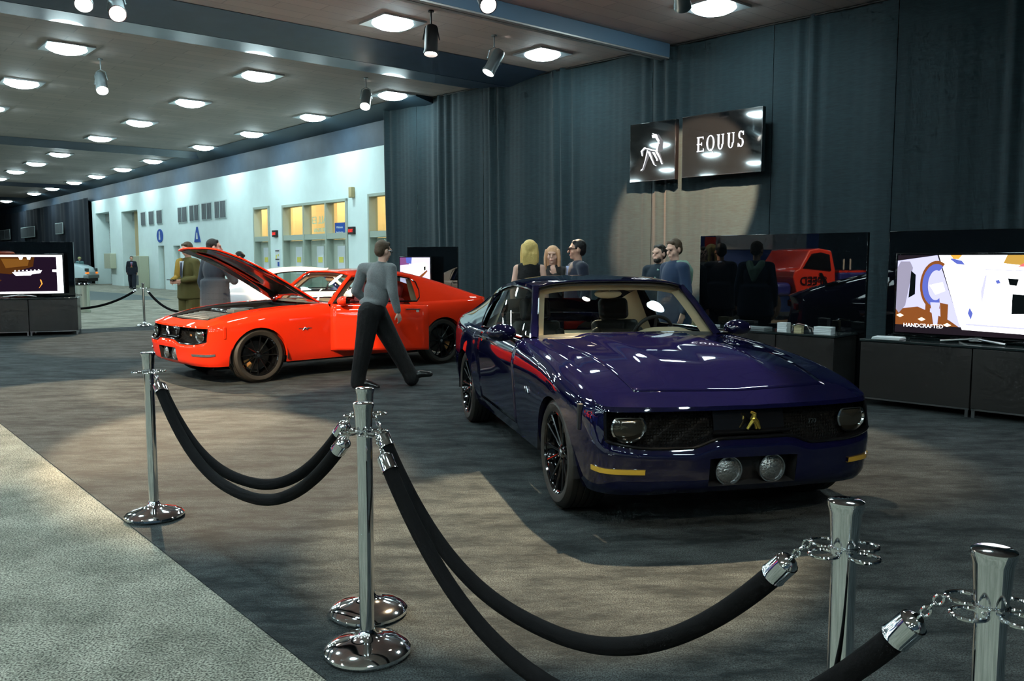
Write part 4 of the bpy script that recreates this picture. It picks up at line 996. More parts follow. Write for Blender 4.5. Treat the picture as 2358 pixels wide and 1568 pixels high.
    hb=MB(); nk=j['neck']; hb.chain([nk+Vector((.02,.09,.02)),nk+Vector((-.08,.08,.0)),nk+Vector((-.17,.04,-.08)),nk+Vector((-.22,.0,-.22))],[.03,.05,.055,.03]); hb.chain([nk+Vector((.02,-.08,.01)),nk+Vector((-.08,-.08,.0)),nk+Vector((-.17,-.03,-.1)),nk+Vector((-.22,.0,-.22))],[.03,.05,.055,.03])
    hb.build('hood',mint,r,mods=[('REMESH',dict(mode='VOXEL',voxel_size=.012,use_smooth_shade=True))])
    # behind the open bonnet
    o=gp(496,13.2)
    r,j,HM,RT=person('dark-haired man in charcoal suit behind the raised red bonnet, hand at his face',o,62,1.87,J=dict(elR=(.12,-.27,1.16),wrR=(.20,-.12,1.33),elL=(-.02,.25,1.14)),skin=SKINP,hair=HDK,outer=SUIT,hem=.76,trousers=mat('cloth_plum',(.03,.02,.028),.85),hyaw=-40,fat=1.12,handd={'R':(Vector((.1,.5,.7)),Vector((-1,0,0)))})
    r,j,HM,RT=person('man in olive and mustard suit holding a telephone, behind the red car nose',gp(437,15.2),-118,1.86,J=dict(elL=(.02,.25,1.16),wrL=(.24,.10,1.12),elR=(.02,-.25,1.16),wrR=(.26,-.10,1.12)),skin=SKIN,hair=HBR,outer=OLIVE,hem=.80,trousers=OLIVE,shirt=SHIRT,tie=NAVY,hpitch=18)
    jb=MB(); jb.cap(j['shR']+Vector((.02,-.0,0)),j['elR'],.078,.066); jb.cap(j['elR'],j['wrR']-(j['wrR']-j['elR'])*.1,.066,.05); jb.ell((.07,-.10,0),(.09,.09,.2),M=Matrix.Translation(j['chest'])); jb.build('mustard_jacket_panel',TAN,r,mods=[('REMESH',dict(mode='VOXEL',voxel_size=.014,use_smooth_shade=True))])
    ph=MB(); ph.box((.36,0,1.14),(.09,.13,.012)); q=ph.build('phone_tmp',M_black,None)
    q.parent=None; q.name='mobile_phone'; q.matrix_world=r.matrix_basis@Matrix.Identity(4); q['label']='dark flat telephone held by the man in the olive suit'; q['category']='telephone'
    person('dark-haired woman whose face just shows above the raised red bonnet',gp(554,18.5),-150,1.73,fem=True,skin=SKINP,hair=HBK,hairstyle='bun',outer=BLK,sleeve=True,skirt=True,hyaw=0)
    r,j,*_=person('man in black suit with lanyard walking along the far aisle by the roller doors',gp(307,44.5),-70,1.74,J=dict(knL=(.18,.10,.5),anL=(.36,.10,.12),toL=(.50,.12,.10),knR=(-.08,-.1,.5),anR=(-.36,-.1,.13),toR=(-.25,-.1,.04)),skin=SKIN,hair=HDK,outer=mat('suit_black_blue',(.01,.014,.025),.85),hem=.78,trousers=mat('suit_black_blue'),shirt=SHB,tie=mat('tie_red',(.35,.05,.08),.7),fat=1.15)
    MB().box(j['chest']+Vector((.17,0,-.18)),(.01,.10,.14)).build('lanyard_card',TAN,r)
    person('person in a khaki cap standing behind the white van',gp(188,54),-60,1.72,skin=SKIN,hair=mat('cap_khaki',(.38,.36,.16),.8),hairstyle='cap',outer=mat('cloth_teal',(.1,.2,.2),.8),hem=.8,trousers=NAVY)
# ================================================================ PROPS
def local(o,x,y,z=0): return o
# rope posts
M_post=mat('post_chrome',(.80,.82,.83),.07,1.,bump=(3,.04,.01)); M_vel=mat('rope_black',(.0035,.0035,.004),.95,spec=.2,bump=(220,.35,.002))
def post(loc,label,k=1.,rings=True):
    t=empty('rope_post',label,'rope post',loc,0,'chrome rope posts')
    b=MB().lathe([(.168,.004),(.172,.012),(.170,.022),(.155,.036),(.12,.05),(.075,.062),(.045,.072),(.034,.085),(.03,.10)],48).build('base',M_post,t)
    MB().lathe([(.0283,.08),(.0283,.90)],28).build('pole',M_post,t)
    MB().lathe([(.0283,.895),(.031,.898),(.036,.975),(.041,.992),(.0405,1.0),(.034,1.003),(0,1.004)],32).build('finial',M_post,t)
    # collar: four wire loops
    rb=MB()
    for a in range(4):
        c=Vector((.060*math.cos(a*pi/2+.4),.060*math.sin(a*pi/2+.4),.885))
        rb.tube([c+Vector((.032*math.cos(q),.032*math.sin(q),0)) for q in [k_*pi/8 for k_ in range(17)]],.0045,8)
    rb.lathe([(.0286,.878),(.034,.880),(.034,.892),(.0286,.894)],24)
    rb.build('ring_collar',M_post,t); return t
def rope(p0,p1,sag,label,r=.0275,drop=.0,endd=(.16,.16),lead=None):
    """p0,p1 post centres; rope hangs between the ring collars"""
    p0=Vector(p0); p1=Vector(p1); d=(p1-p0); d.z=0; L=d.length; u=d/L
    A=p0+u*.090+Vector((0,0,.882)); B=p1-u*.090+Vector((0,0,.882))
    # sag curve: starts steep
    n=60; pts=[]
    for i in range(n+1):
        t=i/n; x=2*t-1; z=-sag*(1-abs(x)**2.3); pts.append(A+(B-A)*t+Vector((0,0,z)))
    t_=empty('barrier_rope',label,'rope',A,0,'black barrier ropes')
    loc=[p-A for p in pts]
    # arc-length positions
    cl=[0]
    for i in range(n): cl.append(cl[-1]+(loc[i+1]-loc[i]).length)
    def at(s):
        s=max(0,min(cl[-1],s)); i=0
        while i<n-1 and cl[i+1]<s: i+=1
        return loc[i]+(loc[i+1]-loc[i])*((s-cl[i])/(cl[i+1]-cl[i]))
    T=cl[-1]; e0=.08
    MB().tube([at(e0+.045+(T-2*e0-.09)*i/70) for i in range(71)],r,14).build('velour_tube',M_vel,t_)
    for s0,s1 in((e0,e0+.065),(T-e0,T-e0-.065)):
        a=at(s0); b=at(s1); d_=(b-a)
        MB().tube([a-d_*.12,a,a+d_*.1,a+d_*.12,b-d_*.1,b],[r*.45,r*.85,r*1.0,r*1.12,r*1.14,r*1.2],16).build('end_cap',M_post,t_)
    for s0,s1 in((0,e0),(T,T-e0)):
        c=MB(); a=at(s0); b=at(s1); m=4; L_=(b-a).length; dr=(b-a).normalized(); sd=dr.cross(Vector((0,0,1)))
        if sd.length<.1: sd=Vector((1,0,0))
        sd.normalize(); up=dr.cross(sd)
        for k in range(m):
            c0=a+(b-a)*(k+.5)/m; v1=sd if k%2 else up
            c.tube([c0+dr*(.5*L_/m*1.25)*math.cos(q)+v1*.008*math.sin(q) for q in [x*pi/7 for x in range(15)]],.0028,6)
        c.build('chain',M_post,t_)
    return t_
def mk_posts():
    P1=atz(356,1192); P1.z=0
    P3=Vector(((837-CX)/F*3.62,3.62,0)); P2=Vector(((833-CX)/F*3.24,3.24,0)); P4=Vector(((1966-CX)/F*1.90,1.90,0)); P5=Vector(((2322-CX)/F*1.57,1.57,0))
    for p in(P1,P2,P3,P4,P5): p.z=.006
    PF=atz(333,751); PF.z=.007
    post(P1,'chrome rope post standing at the left, edge of its base on the pale carpet'); post(P2,'chrome rope post in the centre, the nearer of the overlapping pair'); post(P3,'chrome rope post in the centre, the farther of the overlapping pair')
    post(P4,'tall-looking chrome rope post at the lower right with a rope clipped on its left'); post(P5,'nearest chrome rope post, cut by the right edge of the picture'); post(PF,'far small chrome rope post beside the steel bin and the red car nose')
    rope(P1,P3,.47,'black barrier rope from the left post to the rear centre post'); rope(P1+Vector((.0,-.0,0)),P2,.48,'black barrier rope from the left post to the front centre post')
    rope(P3,P4,.55,'black barrier rope from the rear centre post to the lower right post'); rope(P2,P5,.62,'black barrier rope from the front centre post to the nearest right post')
    PL=Vector((PF.x-3.0,PF.y-.9,.007)); PR=Vector((PF.x+2.3,PF.y-1.2,.007))
    rope(PF,PL,.46,'far black rope hanging from the small post towards the left video stand'); rope(PF,PR,.52,'far black rope hanging from the small post behind the red car')
    post(PL,'chrome rope post hidden behind the left video stand'); post(PR,'chrome rope post hidden behind the red car')
M_cnt=mat('counter_dark',(.030,.027,.025),.38,coat=.15); M_cntt=mat('counter_top',(.02,.03,.03),.18,coat=.5); M_pan=mat('panel_black_glass',(.003,.004,.005),.015,spec=.75); M_bez=mat('tv_bezel',(.006,.006,.007),.12,coat=.6); M_steel=mat('steel_leg',(.4,.4,.4),.3,1.)
m_scr=mat('screen_off',(.004,.005,.006),.06,coat=1.)
def emis(name,col,s=1.): return mat(name,(0,0,0),.6,emit=col,es=s,spec=.08)
def counter(name,label,p,d,L,hgt=.71,dep=.6,units=2,leg=.09):
    """p left-front floor point, d unit direction along the front (viewer left to right)"""
    d=Vector(d).normalized(); nb=Vector((-d.y,d.x,0))  # away from viewer
    B=Matrix(((d.x,nb.x,0,0),(d.y,nb.y,0,0),(0,0,1,0),(0,0,0,1)))
    t=empty(name,label,'counter',p)
    x=L/units
    for i in range(units):
        MB().box((x*(i+.5),dep/2,(hgt-.03+leg)/2),(x-.012,dep,hgt-.03-leg),M=B).build('cabinet_body',M_cnt,t,mods=[bev(.004)])
    MB().box((L/2,dep/2,hgt-.012),(L+.01,dep+.02,.024),M=B).build('counter_top',M_cntt,t,mods=[bev(.003)])
    f=MB()
    for i in range(units):
        x0=x*i+.01; x1=x*(i+1)-.01
        f.box(((x0+x1)/2,.02,leg-.008),(x1-x0,.03,.02),M=B)
        for xx in(x0+.02,x1-.02):
            for y in(.02,dep-.04): f.box((xx,y,leg/2),(.03,.03,leg),M=B)
    f.build('leg_frame',M_steel,t,smooth=False)
    return t,B
def tv(name,label,c,d,w,h,stand=True,cat='television',th=.05):
    """c bottom-centre of the frame; d unit vector viewer left->right"""
    d=Vector(d).normalized(); nb=Vector((-d.y,d.x,0)); B=Matrix(((d.x,nb.x,0,0),(d.y,nb.y,0,0),(0,0,1,0),(0,0,0,1)))
    t=empty(name,label,cat,c)
    MB().box((0,th/2,h/2),(w,th,h),M=B).build('frame',M_bez,t,mods=[bev(.006)])
    S=MB().box((0,-.002,h/2),(w-.04,.004,h-.04),M=B).build('screen',m_scr,t,smooth=False)
    if stand:
        s=MB(); s.tube([B@Vector(p) for p in((-.3,-.10,-.035),(0,.02,-.005),(.3,-.10,-.035))],.012,8); s.tube([B@Vector(p) for p in((-.2,.18,-.035),(0,.04,-.01),(.2,.18,-.035))],.012,8); s.box((0,.02,.0),(.12,.04,.06),M=B); s.build('stand',M_steel,t)
    # picture plane frame: x right, y up
    PM=Matrix(((d.x,0,-nb.x,0),(d.y,0,-nb.y,0),(0,1,0,0),(0,0,0,1)))
    def pic(pts,m,z=.006,name='picture',th=.001):
        q=[(x*(w-.05)-(w-.05)/2, y*(h-.05)+.025) for x,y in pts]
        M=PM@Matrix.Translation((0,0,z)); return poly_mb(q,M,th).build(name,m,S,smooth=False)
    return t,S,pic,PM
def mk_stands():
    dc=Vector((.712,-.702,0))
    # right-hand video stand (two counters)
    pR=atz(1984,926,0.0); 
    K1=Vector((3.72,9.05,.006)); c1,B=counter('display_counter','dark brown display counter under the large television at the right, on steel legs',K1+dc*.0,dc,3.3,units=3)
    K0=K1-dc*.12; L0=2.1
    K0s=K0-dc*L0+Vector((-dc.y,dc.x,0))*-.0
    K0s=Vector((3.50,9.42,.006))-dc*0; 
    c0,_=counter('display_counter','dark brown display counter strewn with brochures, right of the purple car mirror',Vector((3.56,9.36,.006))-dc*2.1,dc,2.1,units=3)
    nb=Vector((-dc.y,dc.x,0))
    # black glass back panels
    def panel(label,p,L,h,th=.06):
        o=MB(); Bm=Matrix(((dc.x,nb.x,0,0),(dc.y,nb.y,0,0),(0,0,1,0),(0,0,0,1)))
        t=empty('back_panel',label,'panel',p,0,'glossy black back panels')
        MB().box((L/2,th/2,h/2),(L,th,h),M=Bm).build('glass_sheet',M_pan,t,mods=[bev(.003)])
        f=MB()
        for x in(.1,L-.1): f.box((x,th+.15,.02),(.06,.4,.03),M=Bm); f.box((x,th+.03,h/2),(.05,.05,h*.95),M=Bm)
        f.build('support',M_blackm,t,smooth=False); return t
    panel('glossy black panel reflecting the hall, behind the brochure counter',Vector((3.56,9.36,.006))-dc*2.13+nb*.63,2.2,1.86)
    panel('glossy black panel behind the large television at the right edge',K1+nb*.63+dc*.02,3.3,1.86)
    # big TV on counter
    ct=K1+dc*1.04+nb*.28; ct.z=.765
    t,S,pic,PM=tv('television','large television at the right with engine and steering wheel pictures',ct,dc,1.62,.86)
    w_=emis('scr_white',(.95,.97,1.),2.4); lv=emis('scr_lavender',(.62,.62,.95),.9); br=emis('scr_brown',(.30,.09,.02),.7); db=emis('scr_dark',(.03,.02,.03),.4); og=emis('scr_orange',(1.,.35,.05),1.1); bl=emis('scr_blue',(.12,.16,.6),.8); bk=emis('scr_black',(.004,.008,.01),.3); yl=emis('scr_gold',(.55,.32,.06),.9); rd=emis('scr_red',(.9,.15,.15),1.)
    pic([(0,0),(1,0),(1,1),(0,1)],db,.004); pic([(.0,.93),(.25,1),(.41,.1),(.0,.1)],lv,.007); pic([(0,.3),(.14,.34),(.34,.18),(.4,.1),(.0,.1)],br,.009)
    pic([(.26,1),(1,1),(1,.04),(.42,.07),(.40,.15)],w_,.008)
    pic([(0,.84),(.02,.92),(.08,.92),(.10,.84),(.06,.35),(.02,.25),(0,.3)],emis('scr_grey',(.35,.33,.45),.8),.010); pic([(.09,.8),(.12,.75),(.12,.5),(.08,.45)],bk,.011)
    ring=[(.25+.085*math.cos(a)*1.,.62+.27*math.sin(a)) for a in [R(x) for x in range(60,300,12)]]; ring2=[(.25+.05*math.cos(a),.62+.19*math.sin(a)) for a in [R(x) for x in range(300,60,-12)]]
    pic([(.25+.10*math.cos(a),.62+.31*math.sin(a)) for a in [R(x) for x in range(60,300,12)]]+ring2,br,.011); pic(ring+ring2,bl,.013); pic([(.21,.62),(.29,.66),(.31,.55),(.25,.5)],w_,.014); pic([(.22,.4),(.28,.4),(.27,.12),(.245,.12)],lv,.014); pic([(.19,.4),(.22,.4),(.22,.14),(.19,.18)],br,.012); pic([(.28,.4),(.33,.38),(.33,.14),(.29,.15)],br,.012)
    pic([(.33,1),(.40,1),(.38,.95),(.35,.95)],og,.011); pic([(.34,.96),(.40,.93),(.42,.88),(.37,.89),(.33,.95)],bl,.012)
    pic([(.66,1),(.92,1),(.82,.86),(.64,.9)],yl,.011); pic([(.72,.86),(.75,.9),(.80,.9),(.83,.86)],rd,.013); pic([(.88,.8),(1,.95),(1,.74),(.9,.76)],yl,.011)
    pic([(.54,.83),(.82,.81),(.82,.80),(.54,.82)],lv,.012); pic([(.67,.72),(.73,.71),(.72,.63),(.68,.64)],bk,.012); pic([(.60,.69),(.62,.70),(.63,.66),(.61,.65)],bl,.012); pic([(.78,.69),(.81,.69),(.81,.65),(.78,.65)],rd,.012)
    pic([(.70,.53),(.90,.51),(.91,.31),(.70,.29)],bk,.013); pic([(.52,.55),(.54,.75),(.55,.75),(.53,.4)],lv,.012); pic([(.88,.75),(1,.73),(1,.65),(.88,.68)],br,.012)
    pic([(.55,.28),(.76,.28),(.76,.19),(.56,.19)],emis('scr_pale',(.75,.70,.75),1.2),.012); pic([(.77,.29),(.80,.29),(.80,.18),(.78,.18)],bk,.013); pic([(.86,.29),(.87,.29),(.88,.18),(.86,.18)],bk,.013); pic([(.44,.15),(.97,.12),(.97,.10),(.44,.13)],lv,.012); pic([(.46,.35),(.48,.28),(.47,.2),(.45,.28)],bl,.012)
    for x,y in((.03,.22),(.17,.18),(.33,.12)): pic([(x-.025,y),(x,y+.025),(x+.025,y),(x,y-.025)],emis('scr_glow',(1.,.75,.5),2.),.013)
    tx_=text_mb('HANDCRAFTED',.055,.001,'LEFT'); xform(tx_,PM@Matrix.Translation((-.70,.085,.016))).build('caption',w_,S,smooth=False)
    pic([(.90,.06),(.93,.12),(.96,.10),(.98,.0),(.96,.0),(.95,.05),(.93,.01),(.91,.0)],lv,.014)
    pic([(0,0),(1,0),(1,.045),(0,.07)],db,.0155)
    # brochures and models on the left counter
    def pos(s,n_,z=.717): p=Vector((3.56,9.36,0))-dc*2.1+dc*s+nb*n_; p.z=z; return p
    mw=mat('paper_bright',(.8,.85,.85),.6); my=mat('paper_cream',(.7,.6,.35),.6)
    ang=math.atan2(dc.y,dc.x)
    i=0
    for s,n_,w,d_,h_,m,lab,nm in ((.12,.2,.16,.12,.07,my,'cream brochure stack at the far end of the brochure counter','brochure_stack'),(.42,.15,.25,.12,.03,mw,'small pale brochures fanned on the counter beside the car mirror','brochure_stack'),(1.0,.3,.3,.2,.025,mat('paper_grey',(.25,.28,.28),.6),'grey folder lying flat in the middle of the brochure counter','folder'),(1.45,.1,.12,.1,.11,mw,'white box with a cream side standing on the brochure counter','box'),(1.62,.13,.09,.07,.09,my,'small cream card box beside the white box on the counter','box'),(1.93,.12,.2,.12,.085,mw,'white stack of cards near the right end of the brochure counter','card_stack')):
        p=pos(s,n_); o=MB()
        k=max(1,int(h_/.02))
        for q in range(k): o.box((0,0,h_*(q+.5)/k),(w-.004*(q%2),d_-.006*((q+1)%2),h_/k*.92),rz=.03*((q*7)%3-1))
        o=o.build(nm,m,None,smooth=False); o.location=p; o.rotation_euler=(0,0,ang); o['label']=lab; o['category']=nm.split('_')[0]
    o=MB(); o.tube([(-.09,0,.0),(-.08,0,.06),(0,0,.09),(.10,0,.07),(.14,0,.0)],.013,8); o.tube([(.10,0,.06),(.15,.02,.05),(.17,0,0)],.009,8); o=o.build('bracket_model',M_chrome,None); o.location=pos(1.66,.05,.735); o.rotation_euler=(0,0,ang); o['label']='bright chrome curved bracket lying across the small boxes on the counter'; o['category']='metal bracket'
    o=MB()
    for q in range(4): o.box((0,0,.006+.006*q),(.28,.21,.005),rz=.04*q)
    o=o.build('magazine_stack',mw,None,smooth=False); o.location=K1+dc*.25+nb*.12+Vector((0,0,.71)); o.rotation_euler=(0,0,ang); o['label']='white magazines stacked at the left end of the counter below the large television'; o['category']='magazines'
    o=MB(); o.lathe([(.0,0),(.075,.0),(.08,.02),(.08,.50),(.06,.58),(.025,.62),(.025,.66),(0,.66)],24); p=gp(1665,11.9)
    t=empty('red_canister','narrow red canister on a dark stand at the left end of the black panel','fire extinguisher',(p[0],p[1],.006))  # narrow upright red shape of no known kind
    xform(o,Matrix.Translation((0,0,.42))).build('cylinder',mat('canister_red',(.6,.01,.01),.25,coat=.6),t); MB().lathe([(.14,0),(.14,.02),(.03,.03),(.03,.42)],20).build('stand',M_blackm,t); MB().box((.03,0,1.08),(.10,.03,.03)).build('handle',M_blackm,t)
    # ---- hanging twin screens with EQUUS
    L_=CUR_L
    def cs(u):
        r_=ray(u,400); best=None
        for i in range(400):
            s=L_*i/400; p=cpt(s,.45,0); x=CX+F*p.x/(p.y*math.cos(PIT)+HC*math.sin(PIT)*0+1e-9)
            if best is None or abs(x-u)<best[0]: best=(abs(x-u),s)
        return best[1]
    dcur=(cpt(1,0,0)-cpt(0,0,0)).normalized()
    def hang(u0,u1,vt,vb,lab):
        s0,s1=cs(u0),cs(u1); p0,p1=cpt(s0,.45,0),cpt(s1,.45,0)
        zt=HC+(ray(u0,vt).z/ray(u0,vt).y)*p0.y; zb=HC+(ray(u0,vb).z/ray(u0,vb).y)*p0.y
        c=(p0+p1)/2; c.z=zb
        t,S,pic,PM=tv('hanging_screen',lab,c,dcur,(p1-p0).length,zt-zb,stand=False,cat='screen',th=.12)
        w=(p1-p0).length; h=zt-zb
        MB().box((0,.14,h*.5),(w*.5,.22,h*.5),M=Matrix(((dcur.x,-dcur.y,0,0),(dcur.y,dcur.x,0,0),(0,0,1,0),(0,0,0,1)))).build('wall_bracket',M_blackm,t)
        return t,S,pic,PM,w,h
    ew=emis('sign_white',(.9,.93,1.),1.6)
    t,S,pic,PM,w,h=hang(1449,1553,288,421,'narrow black screen with a bright white horse, left of the lettered screen')
    def limb(pts,r,m,nm='horse_figure'):
        return [PM@Vector(((x-.5)*w,y*h,.012)) for x,y in pts]
    hm=MB()
    for pts,rs in (([(.42,.55),(.52,.52),(.62,.50)],[.10,.10,.11]),([(.60,.52),(.64,.66),(.58,.74),(.50,.75)],[.10,.075,.06,.03]),([(.52,.80),(.60,.77),(.66,.62)],[.03,.05,.03]),([(.62,.48),(.68,.38),(.73,.27)],[.06,.035,.03]),([(.55,.48),(.62,.36),(.62,.33)],[.06,.035,.025]),([(.40,.53),(.36,.38),(.30,.22),(.26,.20)],[.07,.035,.025,.03]),([(.45,.50),(.50,.38),(.56,.27),(.60,.25)],[.06,.035,.025,.025]),([(.36,.58),(.28,.52),(.29,.44)],[.04,.035,.015])):
        hm.tube(limb(pts,0,0),[r_*w*1.05 for r_ in rs],8,flat=.1)
    hm.build('horse_figure',ew,S)
    t,S,pic,PM,w,h=hang(1563,1750,270,410,'wide black screen lettered EQUUS, hung high on the curtain')
    sh_=h*.24; cwid=w*.125; xs0=-w*.30; M2=PM@Matrix.Translation((0,h*.40,.010))
    def bx2(mb,x,y,a,b): mb.box((x+a/2,y+b/2,0),(a,b,.003),M=M2)
    for li,ch in enumerate('EQUUS'):
        lm=MB(); x=xs0+li*cwid*1.02; y=li*h*.004; t1=cwid*.17; t2=cwid*.09; wd=cwid*.72
        def ringp(cx,cy,rx,ry,a0,a1,th,n=24):
            return [[M2@Vector((cx+(rx-k)*math.cos(a),cy+(ry-k*.8)*math.sin(a),0)) for k in (0,th*(.55+.45*abs(math.cos(a))))] for a in lin(a0,a1,n)]
        if ch=='E':
            bx2(lm,x+wd*.1,y,t1,sh_)
            for yy,l in((0,.95),(sh_*.47,.7),(sh_-t2,.9)): bx2(lm,x,y+yy,wd*l,t2)
            bx2(lm,x+wd*.9,y,t2*.8,sh_*.2); bx2(lm,x+wd*.84,y+sh_*.83,t2*.8,sh_*.17); bx2(lm,x+wd*.64,y+sh_*.40,t2*.7,sh_*.22)
        elif ch=='Q':
            lm.grid(ringp(x+wd*.52,y+sh_*.5,wd*.58,sh_*.53,0,2*pi,t1)); lm.tube([M2@Vector((x+wd*.5,y+sh_*.12,0)),M2@Vector((x+wd*1.05,y-sh_*.22,0))],[t1*.5,t1*.2],6,flat=.05)
        elif ch=='U':
            bx2(lm,x+wd*.12,y+sh_*.32,t1,sh_*.68); bx2(lm,x+wd*.78,y+sh_*.32,t2*1.2,sh_*.68); bx2(lm,x,y+sh_-t2*.7,wd*.42,t2*.7); bx2(lm,x+wd*.62,y+sh_-t2*.7,wd*.38,t2*.7)
            lm.grid(ringp(x+wd*.495,y+sh_*.34,wd*.375,sh_*.36,pi,2*pi,t1*.9))
        else:
            lm.grid(ringp(x+wd*.45,y+sh_*.76,wd*.36,sh_*.27,R(35),R(262),t1)); lm.grid(ringp(x+wd*.45,y+sh_*.27,wd*.38,sh_*.29,R(-155),R(92),t1)); bx2(lm,x+wd*.72,y+sh_*.74,t2*.8,sh_*.26); bx2(lm,x+wd*.05,y,t2*.8,sh_*.25)
        lm.build('letter',ew,S,smooth=False)
    # ---- left stand
    dl=Vector((.93,.36,0)).normalized(); nbl=Vector((-dl.y,dl.x,0)); q1=atz(182,771); q1.z=.006; Lc=4.5; q0=q1-dl*Lc
    cL,_=counter('display_counter','dark brown display counter at the left edge carrying the outlined television',q0,dl,Lc,hgt=.77,units=5)
    Bm=Matrix(((dl.x,nbl.x,0,0),(dl.y,nbl.y,0,0),(0,0,1,0),(0,0,0,1)))
    t=empty('back_panel','glossy black panel standing behind the left television','panel',q0+nbl*.66,0,'glossy black back panels')
    MB().box((Lc/2-.05,.03,.96),(Lc-.1,.06,1.92),M=Bm).build('glass_sheet',M_pan,t,mods=[bev(.003)])
    def onl(u,off):
        r_=ray(u,630); p=q0+nbl*off; n_=Vector((r_.y,-r_.x,0)); return -(p.dot(n_))/dl.dot(n_)
    s1=onl(148,.3); s0=onl(-62,.3); w=s1-s0; ct=q0+nbl*.3+dl*((s0+s1)/2); ct.z=.835
    t,S,pic,PM=tv('television','television at the left edge showing a white-outlined brown picture',ct,dl,w,.84)
    pic([(0,0),(1,0),(1,1),(0,1)],emis('scr_deep',(.012,.004,.014),.8),.005); pic([(0,.05),(1,.05),(1,.0),(0,.0)],w_,.01); pic([(0,.95),(1,.95),(1,1),(0,1)],w_,.01); pic([(.93,.05),(1,.05),(1,1),(.93,1)],w_,.01)
    pic([(.0,.94),(.68,.94),(.66,.7),(.5,.6),(.4,.5),(.0,.6)],emis('scr_umber',(.09,.028,.004),.7),.007); pic([(.42,.55),(.76,.60),(.74,.53),(.64,.5),(.63,.47),(.46,.46)],w_,.011); pic([(.5,.95),(.55,.95),(.54,.88),(.51,.88)],w_,.011); pic([(.59,.95),(.64,.95),(.63,.88),(.60,.88)],w_,.011); pic([(.88,.62),(.93,.62),(.93,.55),(.88,.56)],w_,.011); pic([(.0,.35),(.2,.42),(.3,.35),(.2,.22),(0,.2)],emis('scr_rust',(.10,.03,.005),.8),.007); pic([(.3,.9),(.62,.9),(.6,.72),(.35,.66)],emis('scr_amber',(.20,.08,.012),.8),.008); pic([(0,.09),(.18,.10),(.18,.075),(0,.07)],w_,.011)
    for q_ in range(7): pic([(.44+q_*.045,.575+q_*.006),(.455+q_*.045,.61+q_*.004),(.465+q_*.045,.575+q_*.005)],w_,.0125)
    pic([(.72,.14),(.76,.25),(.745,.36),(.73,.36),(.745,.25),(.715,.14)],og,.010)
    # ---- centre small stand
    Y=20.5; d0=Vector((.93,-.36,0)).normalized(); p=gp(909,Y)
    t=empty('back_panel','glossy black panel behind the small television, beyond the red car','panel',Vector((p[0],Y,.006))+Vector((-d0.y,d0.x,0))*.66,0,'glossy black back panels')
    nb2=Vector((-d0.y,d0.x,0)); B2=Matrix(((d0.x,nb2.x,0,0),(d0.y,nb2.y,0,0),(0,0,1,0),(0,0,0,1)))
    MB().box((.68,.03,.93),(1.36,.06,1.86),M=B2).build('glass_sheet',M_pan,t,mods=[bev(.003)])
    counter('display_counter','dark counter below the small television, hidden behind the red car roof',Vector((p[0],Y,.006)),d0,1.45,hgt=.77,units=1)
    ct=Vector((p[0],Y,.0))+d0*.40+nb2*.3; ct.z=.83
    t,S,pic,PM=tv('television','small television behind the red car showing a pale vintage car picture',ct,d0,.86,.80)
    pic([(0,0),(1,0),(1,1),(0,1)],emis('scr_mist',(.55,.52,.75),1.3),.005); pic([(0,1),(.35,1),(.3,.78),(0,.75)],emis('scr_plum',(.25,.08,.25),.8),.006); pic([(.2,1),(.4,1),(.38,.8),(.22,.82)],bl,.007); pic([(.05,.45),(.2,.65),(.45,.8),(.8,.85),(.95,.75),(.9,.62),(.5,.3),(.3,.35)],emis('scr_cream',(.95,.9,.85),1.8),.008)
    pic([(.25,.42),(.33,.48),(.42,.42),(.42,.25),(.25,.25)],bk,.010); pic([(.5,.28),(.9,.60),(.92,.56),(.6,.22)],br,.009); pic([(.80,.7),(.86,.72),(.86,.6),(.81,.58)],bk,.010)
    # steel bin
    p=atz(189,719); t=empty('litter_bin','brushed steel litter bin beside the left display counter','bin',p)
    MB().lathe([(.235,0),(.245,.01),(.245,.08),(.23,.085),(.23,.78),(.24,.79),(.24,.80)],32).build('bin_body',mat('bin_steel',(.62,.66,.58),.28,.9,noise_=(4,.2,(1,1,.1))),t)
    MB().lathe([(.245,.80),(.25,.83),(.22,.87),(.12,.875),(.11,.86)],32).build('bin_lid',M_black,t)
    xform(text_mb('WASTE',.07,.002),basis((.03,-.232,.50),(1,0,0),(0,0,1))).build('bin_label',M_blackm,t,smooth=False)
    # white van at far left
    p=atz(184,656); t=empty('van','front of a white van parked by the dark drape beyond the left stand','van',(p.x,p.y,0),R(8))
    w=mat('van_white',(.60,.75,.78),.35,coat=.5)
    b=MB(); rows=[]
    for x,zt in((-3.2,1.9),(-1.6,1.9),(-1.0,1.35),(-.4,1.32),(.3,1.22),(.62,1.05),(.75,.8)):
        rows.append([Vector((x,-.95,.45)),Vector((x,-.98,.8)),Vector((x,-.9,zt-.08)),Vector((x,-.7,zt)),Vector((x,.7,zt)),Vector((x,.9,zt-.08)),Vector((x,.95,.45))])
    b.grid(rows); b.add(rows[-1]+[],[tuple(range(7))]); b.build('body_shell',w,t,mods=[])
    MB().box((.70,0,.52),(.3,1.95,.22)).build('bumper',mat('bumper_grey',(.25,.3,.3),.4,.5),t,mods=[bev(.04,3)])
    MB().box((.2,0,.38),(1.2,1.7,.3)).build('chassis',M_blackm,t)
